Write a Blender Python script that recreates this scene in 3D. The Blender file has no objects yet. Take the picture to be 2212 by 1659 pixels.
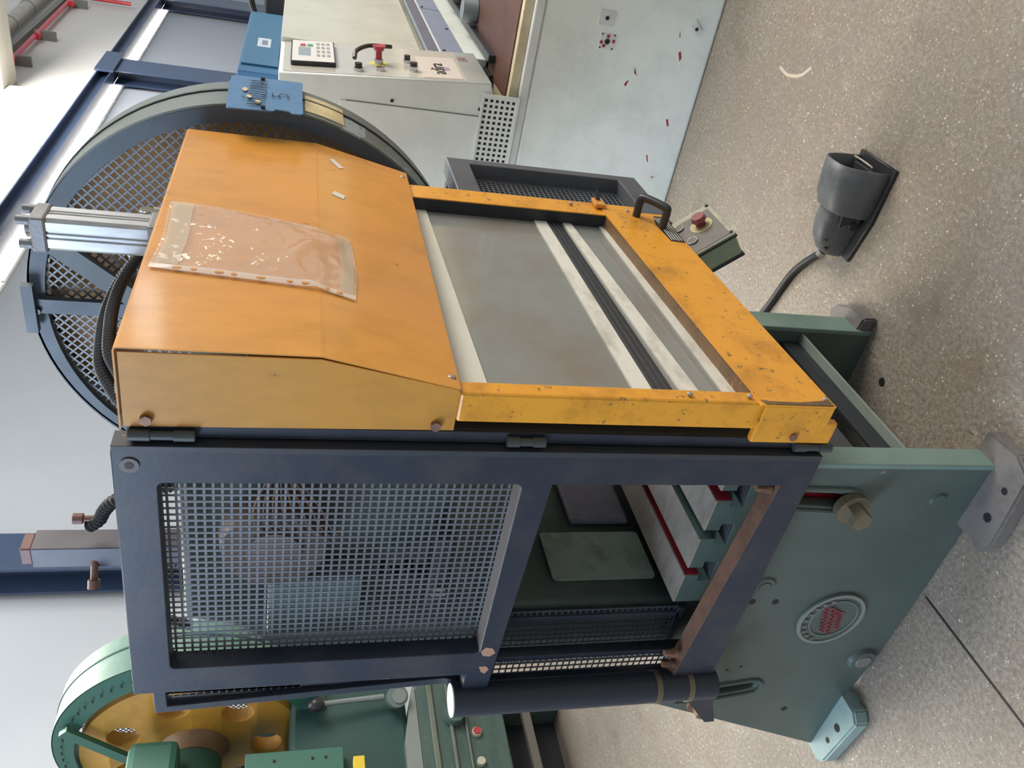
import bpy, bmesh, math, random
from mathutils import Vector, Matrix
random.seed(7)
R = math.radians
sc = bpy.context.scene
COL = sc.collection

# ---------------------------------------------------------------- camera
W_, H_ = 2212, 1659
FPX, YAW, PITCH, ROLL = 1784.07, .96449, .26912, -.03745
CAM = Vector((-1.168, -.980, 1.722))
cy, sy, cp, sp = math.cos(YAW), math.sin(YAW), math.cos(PITCH), math.sin(PITCH)
fwd = Vector((sy*cp, cy*cp, -sp)); rr = Vector((cy, -sy, 0)); dd = fwd.cross(rr)
r2 = math.cos(ROLL)*rr + math.sin(ROLL)*dd          # right of the upright picture
d2 = -math.sin(ROLL)*rr + math.cos(ROLL)*dd         # down of the upright picture
# the phone was held on its side: the picture's right is the world's down, its up is the world's right
cx, cyv, cz = d2, r2, -fwd
cam_d = bpy.data.cameras.new('camera'); cam = bpy.data.objects.new('camera', cam_d); COL.objects.link(cam)
M = Matrix((cx, cyv, cz)).transposed().to_4x4(); M.translation = CAM
cam.matrix_world = M
cam_d.sensor_fit = 'HORIZONTAL'; cam_d.sensor_width = 36.0; cam_d.lens = FPX/W_*36.0
cam_d.clip_start = .02; cam_d.clip_end = 200
sc.camera = cam

# ---------------------------------------------------------------- world, lamps, exposure
vs = sc.view_settings
vs.view_transform = 'Standard'; vs.look = 'None'; vs.gamma = 1; vs.use_curve_mapping = False
vs.exposure = 0.5
w = bpy.data.worlds.new('world'); sc.world = w; w.use_nodes = True
bg = w.node_tree.nodes['Background']; bg.inputs[0].default_value = (.80, .90, 1.0, 1); bg.inputs[1].default_value = .36

def area(name, loc, aim, sx, sy_, power, col):
    l = bpy.data.lights.new(name, 'AREA'); l.shape = 'RECTANGLE'; l.size = sx; l.size_y = sy_; l.energy = power; l.color = col
    o = bpy.data.objects.new(name, l); COL.objects.link(o); o.location = loc
    o.rotation_euler = (Vector(aim)-Vector(loc)).to_track_quat('-Z', 'Y').to_euler(); return o
area('skylight_lamp', (5.5, -6.0, 6.0), (1, 0, 1), 6, 4, 620, (1, .93, .84))
area('rooflight_lamp', (2.5, 2.2, 6.6), (2.5, 1.0, 0), 5, 3, 250, (1, .97, .92))
swl = area('side_window_lamp', (-3.2, 3.6, 4.2), (0, .4, 1.9), 3, 1.6, 62, (.62, .77, 1))
swl.data.spread = R(95)
rwl = area('rear_window_lamp', (2.2, 4.5, 5.0), (.9, 2.3, 0), 3.5, 1.0, 90, (1, .93, .80))
area('upper_wall_fill', (12, 3.7, 7.9), (14, 5.0, 6.4), 14, 1.0, 1500, (1, .98, .95))  # unseen area light added to bleach the upper wall

rwl.data.spread = R(120)
# ---------------------------------------------------------------- materials
def lin(h):
    h = h.lstrip('#'); c = [int(h[i:i+2], 16)/255 for i in (0, 2, 4)]
    return tuple((v/12.92 if v <= .04045 else ((v+.055)/1.055)**2.4) for v in c)+(1,)
def _mix(nt, fac, a, b):
    m = nt.nodes.new('ShaderNodeMix'); m.data_type = 'RGBA'
    for s, v in ((m.inputs[0], fac), (m.inputs[6], a), (m.inputs[7], b)):
        if isinstance(v, (float, int, tuple)): s.default_value = v
        else: nt.links.new(v, s)
    return m.outputs[2]
def _ramp(nt, src, lo, hi):
    r = nt.nodes.new('ShaderNodeMapRange'); r.inputs[1].default_value = lo; r.inputs[2].default_value = hi
    nt.links.new(src, r.inputs[0]); return r.outputs[0]
def _noise(nt, vec, scale, detail=4, rough=.6):
    n = nt.nodes.new('ShaderNodeTexNoise'); n.inputs['Scale'].default_value = scale
    n.inputs['Detail'].default_value = detail; n.inputs['Roughness'].default_value = rough
    nt.links.new(vec, n.inputs['Vector']); return n.outputs[0]
def _pos(nt, stretch=(1, 1, 1)):
    g = nt.nodes.new('ShaderNodeNewGeometry'); m = nt.nodes.new('ShaderNodeMapping'); m.inputs['Scale'].default_value = stretch
    nt.links.new(g.outputs['Position'], m.inputs[0]); return m.outputs[0]
MATS = {}
def mat(name, base, rough=.5, metal=0, dirt=None, dirt_amt=.35, dirt_scale=5, chips=None, chip_amt=0., chip_scale=30,
        bump=.0, bump_scale=120, coat=0, stretch=(1, 1, 1), tone=None, rvar=.1):
    if name in MATS: return MATS[name]
    m = bpy.data.materials.new(name); m.use_nodes = True; nt = m.node_tree; p = nt.nodes['Principled BSDF']
    b = lin(base); v = _pos(nt, stretch); out = b
    if tone:
        out = _mix(nt, _ramp(nt, _noise(nt, v, 1.7, 3), .38, .66), out, lin(tone))
    if dirt:
        n = _ramp(nt, _noise(nt, v, dirt_scale, 8, .7), .46, .80)
        mm = nt.nodes.new('ShaderNodeMath'); mm.operation = 'MULTIPLY'; mm.inputs[1].default_value = dirt_amt*2; mm.use_clamp = True
        nt.links.new(n, mm.inputs[0]); out = _mix(nt, mm.outputs[0], out, lin(dirt))
    if chips:
        n = _ramp(nt, _noise(nt, v, chip_scale, 6, .72), (.735-chip_amt*.5), (.755-chip_amt*.5))
        out = _mix(nt, n, out, lin(chips))
    if isinstance(out, tuple): p.inputs['Base Color'].default_value = out
    else: nt.links.new(out, p.inputs['Base Color'])
    rn = nt.nodes.new('ShaderNodeMapRange'); rn.inputs[3].default_value = max(.03, rough-rvar); rn.inputs[4].default_value = min(1, rough+rvar)
    nt.links.new(_noise(nt, v, 9, 4), rn.inputs[0]); nt.links.new(rn.outputs[0], p.inputs['Roughness'])
    p.inputs['Metallic'].default_value = metal; p.inputs['Coat Weight'].default_value = coat; p.inputs['Coat Roughness'].default_value = .10
    if bump:
        bn = nt.nodes.new('ShaderNodeBump'); bn.inputs['Strength'].default_value = bump; bn.inputs['Distance'].default_value = .002
        nt.links.new(_noise(nt, v, bump_scale, 5), bn.inputs['Height']); nt.links.new(bn.outputs[0], p.inputs['Normal'])
    MATS[name] = m; return m
ORANGE = mat('orange_paint', '#da9638', .34, dirt='#8a5420', dirt_amt=.26, dirt_scale=6, chips='#5e3d22', chip_amt=.13, chip_scale=24, bump=.12, bump_scale=40, coat=.35, tone='#d28d44', stretch=(1, 1, .45))
ORANGE_W = mat('worn_orange_paint', '#e39c2a', .42, dirt='#7c4f18', dirt_amt=.34, dirt_scale=9, chips='#75613a', chip_amt=.245, chip_scale=42, bump=.2, bump_scale=60, coat=.2)
ORANGE_S = mat('side_orange_paint', '#c68d36', .42, dirt='#6f4519', dirt_amt=.25, dirt_scale=5, chips='#4d4030', chip_amt=.14, chip_scale=20, bump=.15, bump_scale=50, coat=.2, stretch=(1, 1, .5))
BLACK = mat('black_frame_paint', '#212937', .45, dirt='#575049', dirt_amt=.25, dirt_scale=6, chips='#8a6f62', chip_amt=.07, chip_scale=14, bump=.1, bump_scale=80, rvar=.12)
BLACK2 = mat('dark_paint_and_shade', '#22262c', .5, dirt='#3f3a36', dirt_amt=.2, bump=.1)  # near black of real parts, also stands in for shade under the bed
GREYFR = mat('graphite_frame_paint', '#54565a', .5, dirt='#3a3835', dirt_amt=.3, dirt_scale=5, bump=.1)
MESHM = mat('galvanised_mesh', '#71757b', .42, .35, dirt='#57514b', dirt_amt=.35, dirt_scale=6)
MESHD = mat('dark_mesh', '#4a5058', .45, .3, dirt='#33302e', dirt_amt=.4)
GREEN = mat('press_green_paint', '#525f58', .42, dirt='#39463f', dirt_amt=.3, dirt_scale=3.5, chips='#8d9089', chip_amt=.05, chip_scale=18, bump=.15, bump_scale=30, tone='#4a5750')
GREEN_LIT = mat('press_green_lit_edge', '#73897e', .42, dirt='#4b5f58', dirt_amt=.25, chips='#b09c94', chip_amt=.07, chip_scale=22, bump=.1)  # lit copy of the press green, light put into the colour
GREENF = mat('foot_paint', '#75706c', .6, dirt='#4b4743', dirt_amt=.4, dirt_scale=12, bump=.2)
DGREEN = mat('dark_green_paint', '#2b4a47', .42, dirt='#234a42', dirt_amt=.3, bump=.05)
MGREEN = mat('machine_green_paint', '#3a6b5d', .42, dirt='#2d6455', dirt_amt=.25, bump=.08)
BEDGREEN = mat('bed_green_paint', '#4e655f', .5, dirt='#35443f', dirt_amt=.4, dirt_scale=6, chips='#93958e', chip_amt=.16, chip_scale=20, stretch=(1, 1, 3))
RED = mat('red_primer', '#a01f2c', .5, dirt='#4c161a', dirt_amt=.3)
CAST = mat('cast_iron', '#4a4d50', .6, .2, dirt='#3a2c28', dirt_amt=.5, bump=.4, bump_scale=60)
STEEL = mat('ground_steel', '#b3aa9e', .34, .35, dirt='#5b4d42', dirt_amt=.35, dirt_scale=8, stretch=(3, 1, 1))
RUST = mat('rusty_steel', '#8a6a58', .55, .4, dirt='#55382c', dirt_amt=.5, dirt_scale=14, bump=.2)
ALU = mat('aluminium', '#b4b6b6', .34, .6, dirt='#7c746c', dirt_amt=.35, dirt_scale=7, stretch=(6, 6, 1))
CASTALU = mat('cast_aluminium', '#7e7f80', .5, .5, dirt='#54504c', dirt_amt=.4, bump=.3)
FWRIM = mat('flywheel_guard_rim_paint', '#66706c', .42, dirt='#57504c', dirt_amt=.3, dirt_scale=4, chips='#8c9698', chip_amt=.26, chip_scale=6, stretch=(.6, 2, .6), bump=.1)
FWFACE = mat('flywheel_guard_face_paint', '#46535d', .45, dirt='#3a4046', dirt_amt=.3, bump=.06)
FLYY = mat('flywheel_yellow_paint', '#b98845', .5, dirt='#5e4130', dirt_amt=.4, dirt_scale=5)
YEL = mat('yellow_wheel_paint', '#c79338', .5, dirt='#7d5a31', dirt_amt=.3, dirt_scale=4)
BLUEP = mat('blue_plate_paint', '#557fa5', .36, dirt='#3e5f80', dirt_amt=.35, dirt_scale=7, chips='#d8c59c', chip_amt=.12, chip_scale=16)
BLUEC = mat('cabinet_blue_paint', '#2f6088', .5, dirt='#356b92', dirt_amt=.2)
WHITEG = mat('shear_grey_paint', '#e2e8e0', .45, dirt='#b0b8ac', dirt_amt=.3, dirt_scale=3.5, chips='#8c2f2f', chip_amt=.045, chip_scale=7, bump=.06, bump_scale=40, coat=.15)
WHITEH = mat('shear_housing_paint', '#dde3dc', .45, dirt='#adb4ab', dirt_amt=.25, dirt_scale=3, bump=.05, coat=.15)
CREAM = mat('shear_cream_paint', '#cfcfbf', .3, dirt='#aaa794', dirt_amt=.3, dirt_scale=4, coat=.3)
IVORY = mat('worn_ivory_paint', '#cbbf9f', .5, dirt='#7b6449', dirt_amt=.35, chips='#5a2f25', chip_amt=.15, chip_scale=22)
PLATEB = mat('pale_blue_plate', '#9aa3b8', .4, .3, dirt='#868b99', dirt_amt=.2)
TBROWN = mat('table_rust_brown', '#5d3b30', .5, dirt='#3b2a24', dirt_amt=.4)
BLACKP = mat('black_plastic', '#2b2c2f', .35, dirt='#4a4746', dirt_amt=.2)
RUBBER = mat('black_rubber', '#26282b', .5, dirt='#3c3b39', dirt_amt=.3)
PEDAL = mat('pedal_charcoal', '#67696c', .48, dirt='#34332f', dirt_amt=.35, dirt_scale=16, chips='#8a8b8c', chip_amt=.09, chip_scale=30, bump=.1)
WHITE = mat('white_tape', '#d9d8cf', .5)
STRIP = mat('white_strip_paint', '#dcd8cb', .5, dirt='#8f8775', dirt_amt=.38, dirt_scale=18, bump=.1, stretch=(.5, 1, 1))
CREAMB = mat('cream_bracket', '#c9c3b0', .5, dirt='#9a927e', dirt_amt=.2)
BOXGREEN = mat('control_box_green', '#a9b597', .5, dirt='#606b55', dirt_amt=.3)
BOXGREY = mat('control_box_lid', '#6b665f', .5, dirt='#4d4943', dirt_amt=.35, dirt_scale=14)
REDB = mat('red_button', '#b23b45', .4)
REDD = mat('dusty_red_button', '#8e4a47', .5, dirt='#6f5048', dirt_amt=.3)
YLW = mat('yellow_disc', '#b3ab7c', .5, dirt='#7f7955', dirt_amt=.3)
INK = mat('black_ink', '#1b1a1c', .6)
ENGR = mat('engraved_groove', '#2b2a33', .7)
LCD = mat('lcd_grey', '#93a3ab', .3)
PANELW = mat('control_panel_white', '#e0ddd6', .35)
FOIL = mat('silvery_foil_tape', '#e0d2a6', .28, .55, dirt='#8b816a', dirt_amt=.35, dirt_scale=14, bump=.6, bump_scale=22)
STEELBLUE = mat('structural_steel_blue', '#33435f', .38, dirt='#2a3550', dirt_amt=.25, coat=.2)
WALLP = mat('wall_panel', '#aab0b8', .75, dirt='#9aa1a8', dirt_amt=.15, dirt_scale=.6)
WALLU = mat('upper_wall_plaster', '#e3ded6', .85, dirt='#cfc8bd', dirt_amt=.25, dirt_scale=.5)
CONC = mat('concrete_beam', '#cfc8b6', .85, dirt='#b4ab96', dirt_amt=.3, dirt_scale=1, bump=.1, bump_scale=20)
PIPER = mat('red_pipe_paint', '#d03a44', .35, coat=.3)
PIPEG = mat('lagged_pipe', '#b9b6ab', .6, dirt='#8f8b7d', dirt_amt=.3)
TRAYG = mat('grey_tray', '#7f7d76', .6)
WFRAME = mat('window_frame_white', '#e8e8e6', .5)
def emis(name, col, s):
    m = bpy.data.materials.new(name); m.use_nodes = True; p = m.node_tree.nodes['Principled BSDF']
    p.inputs['Base Color'].default_value = lin('#dddddd'); p.inputs['Emission Color'].default_value = lin(col); p.inputs['Emission Strength'].default_value = s
    return m
DAY = emis('daylit_glass', '#f4f8ff', 6)
DAY2 = emis('daylit_glass_bright', '#fff8f0', 6.0)
# steel sheet pane of the door: dusty polycarbonate, semi see-through
def poly_mat():
    m = bpy.data.materials.new('dusty_polycarbonate'); m.use_nodes = True; nt = m.node_tree; p = nt.nodes['Principled BSDF']
    v = _pos(nt, (1, 1, 1)); n = _ramp(nt, _noise(nt, v, 5, 5), .42, .72)
    nt.links.new(_mix(nt, n, lin('#8b8d88'), lin('#857a6d')), p.inputs['Base Color'])
    p.inputs['Roughness'].default_value = .2; p.inputs['Coat Weight'].default_value = .5; p.inputs['Coat Roughness'].default_value = .08
    p.inputs['Alpha'].default_value = .93
    return m
POLY = poly_mat()
def film_mat():
    m = bpy.data.materials.new('clear_plastic_film'); m.use_nodes = True; nt = m.node_tree; p = nt.nodes['Principled BSDF']
    p.inputs['Base Color'].default_value = lin('#e8e4da'); p.inputs['Roughness'].default_value = .08; p.inputs['Alpha'].default_value = .30
    p.inputs['Coat Weight'].default_value = 1; p.inputs['Coat Roughness'].default_value = .04; p.inputs['Specular IOR Level'].default_value = .9
    v = _pos(nt, (1, 1, 1)); b = nt.nodes.new('ShaderNodeBump'); b.inputs['Strength'].default_value = .9; b.inputs['Distance'].default_value = .012
    nt.links.new(_noise(nt, v, 14, 2), b.inputs['Height']); nt.links.new(b.outputs[0], p.inputs['Normal']); nt.links.new(b.outputs[0], p.inputs['Coat Normal'])
    return m
FILM = film_mat()
HEM = mat('clear_hem', '#e9ddcf', .2, coat=.6); HEM.node_tree.nodes['Principled BSDF'].inputs['Alpha'].default_value = .6
PAPER = mat('paper_insert', '#cfcbb4', .6); PAPER.node_tree.nodes['Principled BSDF'].inputs['Alpha'].default_value = .42
def floor_mat():
    m = bpy.data.materials.new('polished_concrete_floor'); m.use_nodes = True; nt = m.node_tree; p = nt.nodes['Principled BSDF']
    v = _pos(nt)
    big = _ramp(nt, _noise(nt, v, .9, 5, .6), .38, .64)
    c = _mix(nt, big, lin('#9c9386'), lin('#857d74'))
    mid = _ramp(nt, _noise(nt, v, 4.5, 8, .72), .48, .70)
    c = _mix(nt, mid, c, lin('#8b7b69'))
    mid2 = _ramp(nt, _noise(nt, v, 7.5, 8, .75), .55, .72)
    c = _mix(nt, mid2, c, lin('#a59b8b'))
    st = _ramp(nt, _noise(nt, v, 2.6, 7, .66), .57, .74)
    c = _mix(nt, st, c, lin('#625a52'))
    g = _ramp(nt, _noise(nt, v, 75, 6, .8), .42, .60); c = _mix(nt, g, c, lin('#776d61'))
    g2 = _ramp(nt, _noise(nt, v, 38, 6, .8), .60, .68); c = _mix(nt, g2, c, lin('#5f564c'))
    # pale aggregate chips of different sizes
    for sc_, lo, hi, col in ((70, .16, .24, '#bfb6a3'), (30, .07, .11, '#d9d0bd'), (120, .22, .30, '#aca28f')):
        vo = nt.nodes.new('ShaderNodeTexVoronoi'); vo.inputs['Scale'].default_value = sc_; vo.inputs['Randomness'].default_value = 1
        nt.links.new(v, vo.inputs['Vector'])
        r = _ramp(nt, vo.outputs['Distance'], hi, lo)
        gate = _ramp(nt, _noise(nt, v, sc_*.45, 3), .50, .58)
        mm = nt.nodes.new('ShaderNodeMath'); mm.operation = 'MULTIPLY'; mm.use_clamp = True
        nt.links.new(r, mm.inputs[0]); nt.links.new(gate, mm.inputs[1]); c = _mix(nt, mm.outputs[0], c, lin(col))
    nt.links.new(c, p.inputs['Base Color'])
    rn = nt.nodes.new('ShaderNodeMapRange'); rn.inputs[3].default_value = .38; rn.inputs[4].default_value = .7
    nt.links.new(_noise(nt, v, 6, 4), rn.inputs[0]); nt.links.new(rn.outputs[0], p.inputs['Roughness'])
    bn = nt.nodes.new('ShaderNodeBump'); bn.inputs['Strength'].default_value = .12; bn.inputs['Distance'].default_value = .002
    nt.links.new(_noise(nt, v, 60, 5), bn.inputs['Height']); nt.links.new(bn.outputs[0], p.inputs['Normal'])
    return m
FLOORM = floor_mat()

# ---------------------------------------------------------------- helpers
def new(): return bmesh.new()
def thing(name, loc, label, cat, group=None):
    o = bpy.data.objects.new(name, None); COL.objects.link(o); o.location = loc; o.empty_display_size = .1
    o['label'] = label; o['category'] = cat
    if group: o['group'] = group
    return o
def _loc(o):
    l = Vector((0, 0, 0))
    while o: l += o.location; o = o.parent
    return l
def put(o, parent):
    if parent:
        l = _loc(parent); o.parent = parent; o.matrix_parent_inverse = Matrix.Identity(4)
        if o.type == 'MESH': o.data.transform(Matrix.Translation(-l))
    return o
def obj(name, bm, m, parent=None, label=None, kind=None, smooth=False, cat=None, group=None):
    me = bpy.data.meshes.new(name)
    bmesh.ops.recalc_face_normals(bm, faces=bm.faces)
    bm.to_mesh(me); bm.free()
    me.materials.append(m)
    if smooth:
        for p in me.polygons: p.use_smooth = True
        try: me.set_sharp_from_angle(angle=R(38))
        except Exception: pass
    o = bpy.data.objects.new(name, me); COL.objects.link(o); put(o, parent)
    if label: o['label'] = label
    if kind: o['kind'] = kind
    if cat: o['category'] = cat
    if group: o['group'] = group
    return o
def box(bm, x0, x1, y0, y1, z0, z1, bev=0, mtx=None):
    g = bmesh.ops.create_cube(bm, size=1)['verts']
    for v in g:
        v.co = Vector((x0+(v.co.x+.5)*(x1-x0), y0+(v.co.y+.5)*(y1-y0), z0+(v.co.z+.5)*(z1-z0)))
        if mtx: v.co = mtx @ v.co
    if bev:
        es = list({e for v in g for e in v.link_edges})
        bmesh.ops.bevel(bm, geom=es, offset=bev, segments=2, affect='EDGES', profile=.5)
    return bm
def B(name, dims, m, parent, bev=.0, label=None, **k): return obj(name, box(new(), *dims, bev=bev), m, parent, label, **k)
def cyl(bm, a, b, r, n=20, rb=None, cap=True):
    a, b = Vector(a), Vector(b); d = b-a
    q = Vector((0, 0, 1)).rotation_difference(d.normalized()).to_matrix().to_4x4(); q.translation = (a+b)/2
    bmesh.ops.create_cone(bm, cap_ends=cap, segments=n, radius1=r, radius2=r if rb is None else rb, depth=d.length, matrix=q)
    return bm
def Cy(name, a, b, r, m, parent, n=20, rb=None, label=None, **k): return obj(name, cyl(new(), a, b, r, n, rb), m, parent, label, smooth=True, **k)
def ball(bm, c, r, s=(1, 1, 1), n=16):
    mt = Matrix.Translation(c) @ Matrix.Diagonal((*s, 1))
    bmesh.ops.create_uvsphere(bm, u_segments=n, v_segments=n//2+2, radius=r, matrix=mt); return bm
def hexbolt(name, c, ax, r, h, m, parent, washer=0, label=None):
    bm = new(); c = Vector(c); ax = Vector(ax)
    if washer: cyl(bm, c, c+ax*h*.35, washer, 20)
    cyl(bm, c+ax*h*(.35 if washer else 0), c+ax*h, r, 6)
    return obj(name, bm, m, parent, label)
def quadprism(bm, pts, off):
    """closed solid from a planar loop of 3D points pushed by off"""
    off = Vector(off); a = [bm.verts.new(Vector(p)) for p in pts]; b = [bm.verts.new(Vector(p)+off) for p in pts]
    n = len(a); bm.faces.new(a); bm.faces.new(b[::-1])
    for i in range(n): bm.faces.new((a[i], a[(i+1) % n], b[(i+1) % n], b[i]))
    return bm
def catmull(P, k=8):
    P = [Vector(p) for p in P]; P = [2*P[0]-P[1]]+P+[2*P[-1]-P[-2]]; out = []
    for i in range(1, len(P)-2):
        for j in range(k):
            t = j/k; a, b, c, d = P[i-1], P[i], P[i+1], P[i+2]
            out.append(.5*((2*b)+(-a+c)*t+(2*a-5*b+4*c-d)*t*t+(-a+3*b-3*c+d)*t**3))
    out.append(P[-2]); return out
def tube(bm, pts, r, n=12, corr=0, pitch=.01, k=8, cap=True):
    pts = catmull(pts, k) if k else [Vector(p) for p in pts]
    if corr:   # resample evenly
        L = [0]
        for i in range(1, len(pts)): L.append(L[-1]+(pts[i]-pts[i-1]).length)
        tot = L[-1]; N = int(tot/(pitch/4)); res = []; j = 0
        for i in range(N+1):
            s = tot*i/N
            while j < len(L)-2 and L[j+1] < s: j += 1
            t = (s-L[j])/max(1e-9, L[j+1]-L[j]); res.append(pts[j].lerp(pts[j+1], t))
        pts = res
    up = Vector((0, 0, 1)); rings = []
    t0 = (pts[1]-pts[0]).normalized(); nrm = t0.orthogonal().normalized()
    for i, p in enumerate(pts):
        t = (pts[min(i+1, len(pts)-1)]-pts[max(i-1, 0)]).normalized()
        nrm = (nrm-t*nrm.dot(t)).normalized(); bn = t.cross(nrm)
        rad = r+(corr*(0, .7, 1, .7)[i % 4] if corr else 0)
        rings.append([bm.verts.new(p+rad*(math.cos(2*math.pi*q/n)*nrm+math.sin(2*math.pi*q/n)*bn)) for q in range(n)])
    for a, b in zip(rings, rings[1:]):
        for q in range(n): bm.faces.new((a[q], a[(q+1) % n], b[(q+1) % n], b[q]))
    if cap: bm.faces.new(rings[0][::-1]); bm.faces.new(rings[-1])
    return bm
def _conv(cu, name, mtx, m, parent, label=None, kind=None, smooth=False, **k):
    tmp = bpy.data.objects.new('tmp', cu); COL.objects.link(tmp)
    dg = bpy.context.evaluated_depsgraph_get(); me = bpy.data.meshes.new_from_object(tmp.evaluated_get(dg))
    bpy.data.objects.remove(tmp); bpy.data.curves.remove(cu)
    me.transform(mtx); me.materials.clear(); me.materials.append(m); me.name = name
    bm = new(); bm.from_mesh(me); bpy.data.meshes.remove(me); bmesh.ops.remove_doubles(bm, verts=bm.verts, dist=1e-6)
    return obj(name, bm, m, parent, label, kind, smooth, **k)
NX = (Vector((0, -1, 0)), Vector((0, 0, 1)))   # a face looking towards -X
NY = (Vector((1, 0, 0)), Vector((0, 0, 1)))    # a face looking towards -Y
def basis(o, ux, uy):
    ux, uy = Vector(ux), Vector(uy); n = ux.cross(uy); mt = Matrix((ux, uy, n)).transposed().to_4x4(); mt.translation = Vector(o); return mt
def plate(name, loops, t, org, uv, m, parent, label=None, bev=0, **k):
    """flat plate from 2D loops (first outer, rest holes), front at org, thickness t behind"""
    cu = bpy.data.curves.new(name, 'CURVE'); cu.dimensions = '2D'; cu.fill_mode = 'BOTH'; cu.extrude = t/2-bev; cu.bevel_depth = bev; cu.bevel_resolution = 1
    for L in loops:
        s = cu.splines.new('POLY'); s.points.add(len(L)-1); s.use_cyclic_u = True
        for q, (a, b) in zip(s.points, L): q.co = (a, b, 0, 1)
    ux, uy = Vector(uv[0]), Vector(uv[1]); n = ux.cross(uy)
    return _conv(cu, name, basis(Vector(org)-n*t/2, ux, uy), m, parent, label, **k)
def circ(cx, cyy, r, n=40, ry=None): return [(cx+r*math.cos(2*math.pi*i/n), cyy+(ry or r)*math.sin(2*math.pi*i/n)) for i in range(n)]
def rrect(x0, x1, y0, y1, r=.01, n=4):
    o = []
    for cxx, cyy, a0 in ((x1-r, y1-r, 0), (x0+r, y1-r, 90), (x0+r, y0+r, 180), (x1-r, y0+r, 270)):
        for i in range(n+1): a = R(a0+90*i/n); o.append((cxx+r*math.cos(a), cyy+r*math.sin(a)))
    return o
def text(name, s, size, org, uv, m, parent, t=.0006, sx=1., align='CENTER', label=None, off=0):
    cu = bpy.data.curves.new(name, 'FONT'); cu.body = s; cu.size = size; cu.align_x = align; cu.align_y = 'CENTER'; cu.extrude = t; cu.offset = off
    mt = basis(org, *uv) @ Matrix.Diagonal((sx, 1, 1, 1))
    return _conv(cu, name, mt, m, parent, label)
def gridbars(bm, u0, u1, v0, v1, pu, pv, wu, wv, t, org, uv, clip=None, diag=False, n_off=0):
    """crossing flat bars in a plane; clip(u,v)->bool keeps short segments; diag rotates by 45 degrees"""
    mt = basis(org, *uv)
    def seg(a, b, wd, dz):
        a, b = Vector(a), Vector(b); d = (b-a).normalized(); nn = Vector((-d.y, d.x))*wd/2
        P = [mt @ Vector((q.x, q.y, dz)) for q in (a-nn, b-nn, b+nn, a+nn)]
        off = (mt.to_3x3() @ Vector((0, 0, -t)))
        quadprism(bm, P, off)
    if not diag:
        n = int(round((u1-u0)/pu))
        for i in range(n+1): u = u0+(u1-u0)*i/n; seg((u, v0), (u, v1), wu, 0)
        n = int(round((v1-v0)/pv))
        for i in range(n+1): v = v0+(v1-v0)*i/n; seg((u0, v), (u1, v), wv, -t*.25)
    else:
        cu_, cv_, rad = clip
        for s in (1, -1):
            k = -int(2*rad/pu)
            while k*pu < 2*rad:
                c = k*pu/math.sqrt(2)*1.0; k += 1
                if abs(c) >= rad: continue
                h = math.sqrt(rad*rad-c*c); dx = Vector((1, s)).normalized(); pn = Vector((-dx.y, dx.x))
                ctr = Vector((cu_, cv_))+pn*c
                seg(ctr-dx*h, ctr+dx*h, wu, 0 if s > 0 else -t*.3)
    return bm

# ================================================================= SETTING
fb = new(); box(fb, -6, 30, -7, 5.0, -.2, 0); fl = obj('floor', fb, FLOORM); fl['kind'] = 'structure'
fl['label'] = 'worn grey beige polished concrete floor with pale aggregate chips'
# dark saw cut joints of the slab
for nm, d in (('floor_joint', (-3.0, .07, .535, .541, .0, .0012)), ):
    o = B(nm, d, INK, fl)
# drilled dowel hole, scuffs
Cy('anchor_hole', (.574, .17, 0), (.574, .17, .0015), .013, INK, fl, n=16)
bmq = new(); tube(bmq, [(1.73, -.44, 0), (1.66, -.43, 0), (1.58, -.45, 0), (1.53, -.49, 0)], .006, 6)
for v in bmq.verts: v.co.z *= .15
obj('chalk_scuff', bmq, mat('chalk', '#b9ad9c', .8), fl)
# back wall ---------------------------------------------------------------
WY = 5.0
wl = obj('wall_back', box(new(), -6, 40, WY+.10, WY+.3, 0, 5.31), WALLP); wl['kind'] = 'structure'; wl['label'] = 'pale grey smooth panel wall behind the steel columns'
wu = obj('wall_upper', box(new(), -6, 40, WY+.12, WY+.35, 5.55, 9.5), WALLU); wu['kind'] = 'structure'; wu['label'] = 'bright plastered upper wall above the steel beam'
wn = obj('window_1', box(new(), -6, 40, WY+.14, WY+.18, 5.25, 5.56), DAY2); wn['kind'] = 'structure'; wn['label'] = 'long daylit clerestory strip under the steel beam'
obj('window_sill', box(new(), -6, 40, WY+.07, WY+.10, 5.27, 5.30), WFRAME, wn)
for i in range(18):
    obj('window_clip', box(new(), 7.2+i*1.1, 7.26+i*1.1, WY+.05, WY+.10, 5.26, 5.32), WFRAME, wn)
# square window of the upper wall
w2 = obj('window_2', box(new(), 6.5, 16.6, WY+.08, WY+.11, 5.85, 7.05), DAY); w2['kind'] = 'structure'; w2['label'] = 'large daylit window in the upper wall left of the pipes'
for d in ((6.3, 16.6, WY+.0, WY+.11, 7.05, 7.20), (16.6, 17.2, WY+.0, WY+.11, 5.75, 7.20)): obj('window_frame', box(new(), *d), WFRAME, w2)
for x in (9.0, 11.6, 14.2): obj('mullion', box(new(), x, x+.05, WY+.03, WY+.12, 5.75, 7.05), TRAYG, w2)
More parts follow.
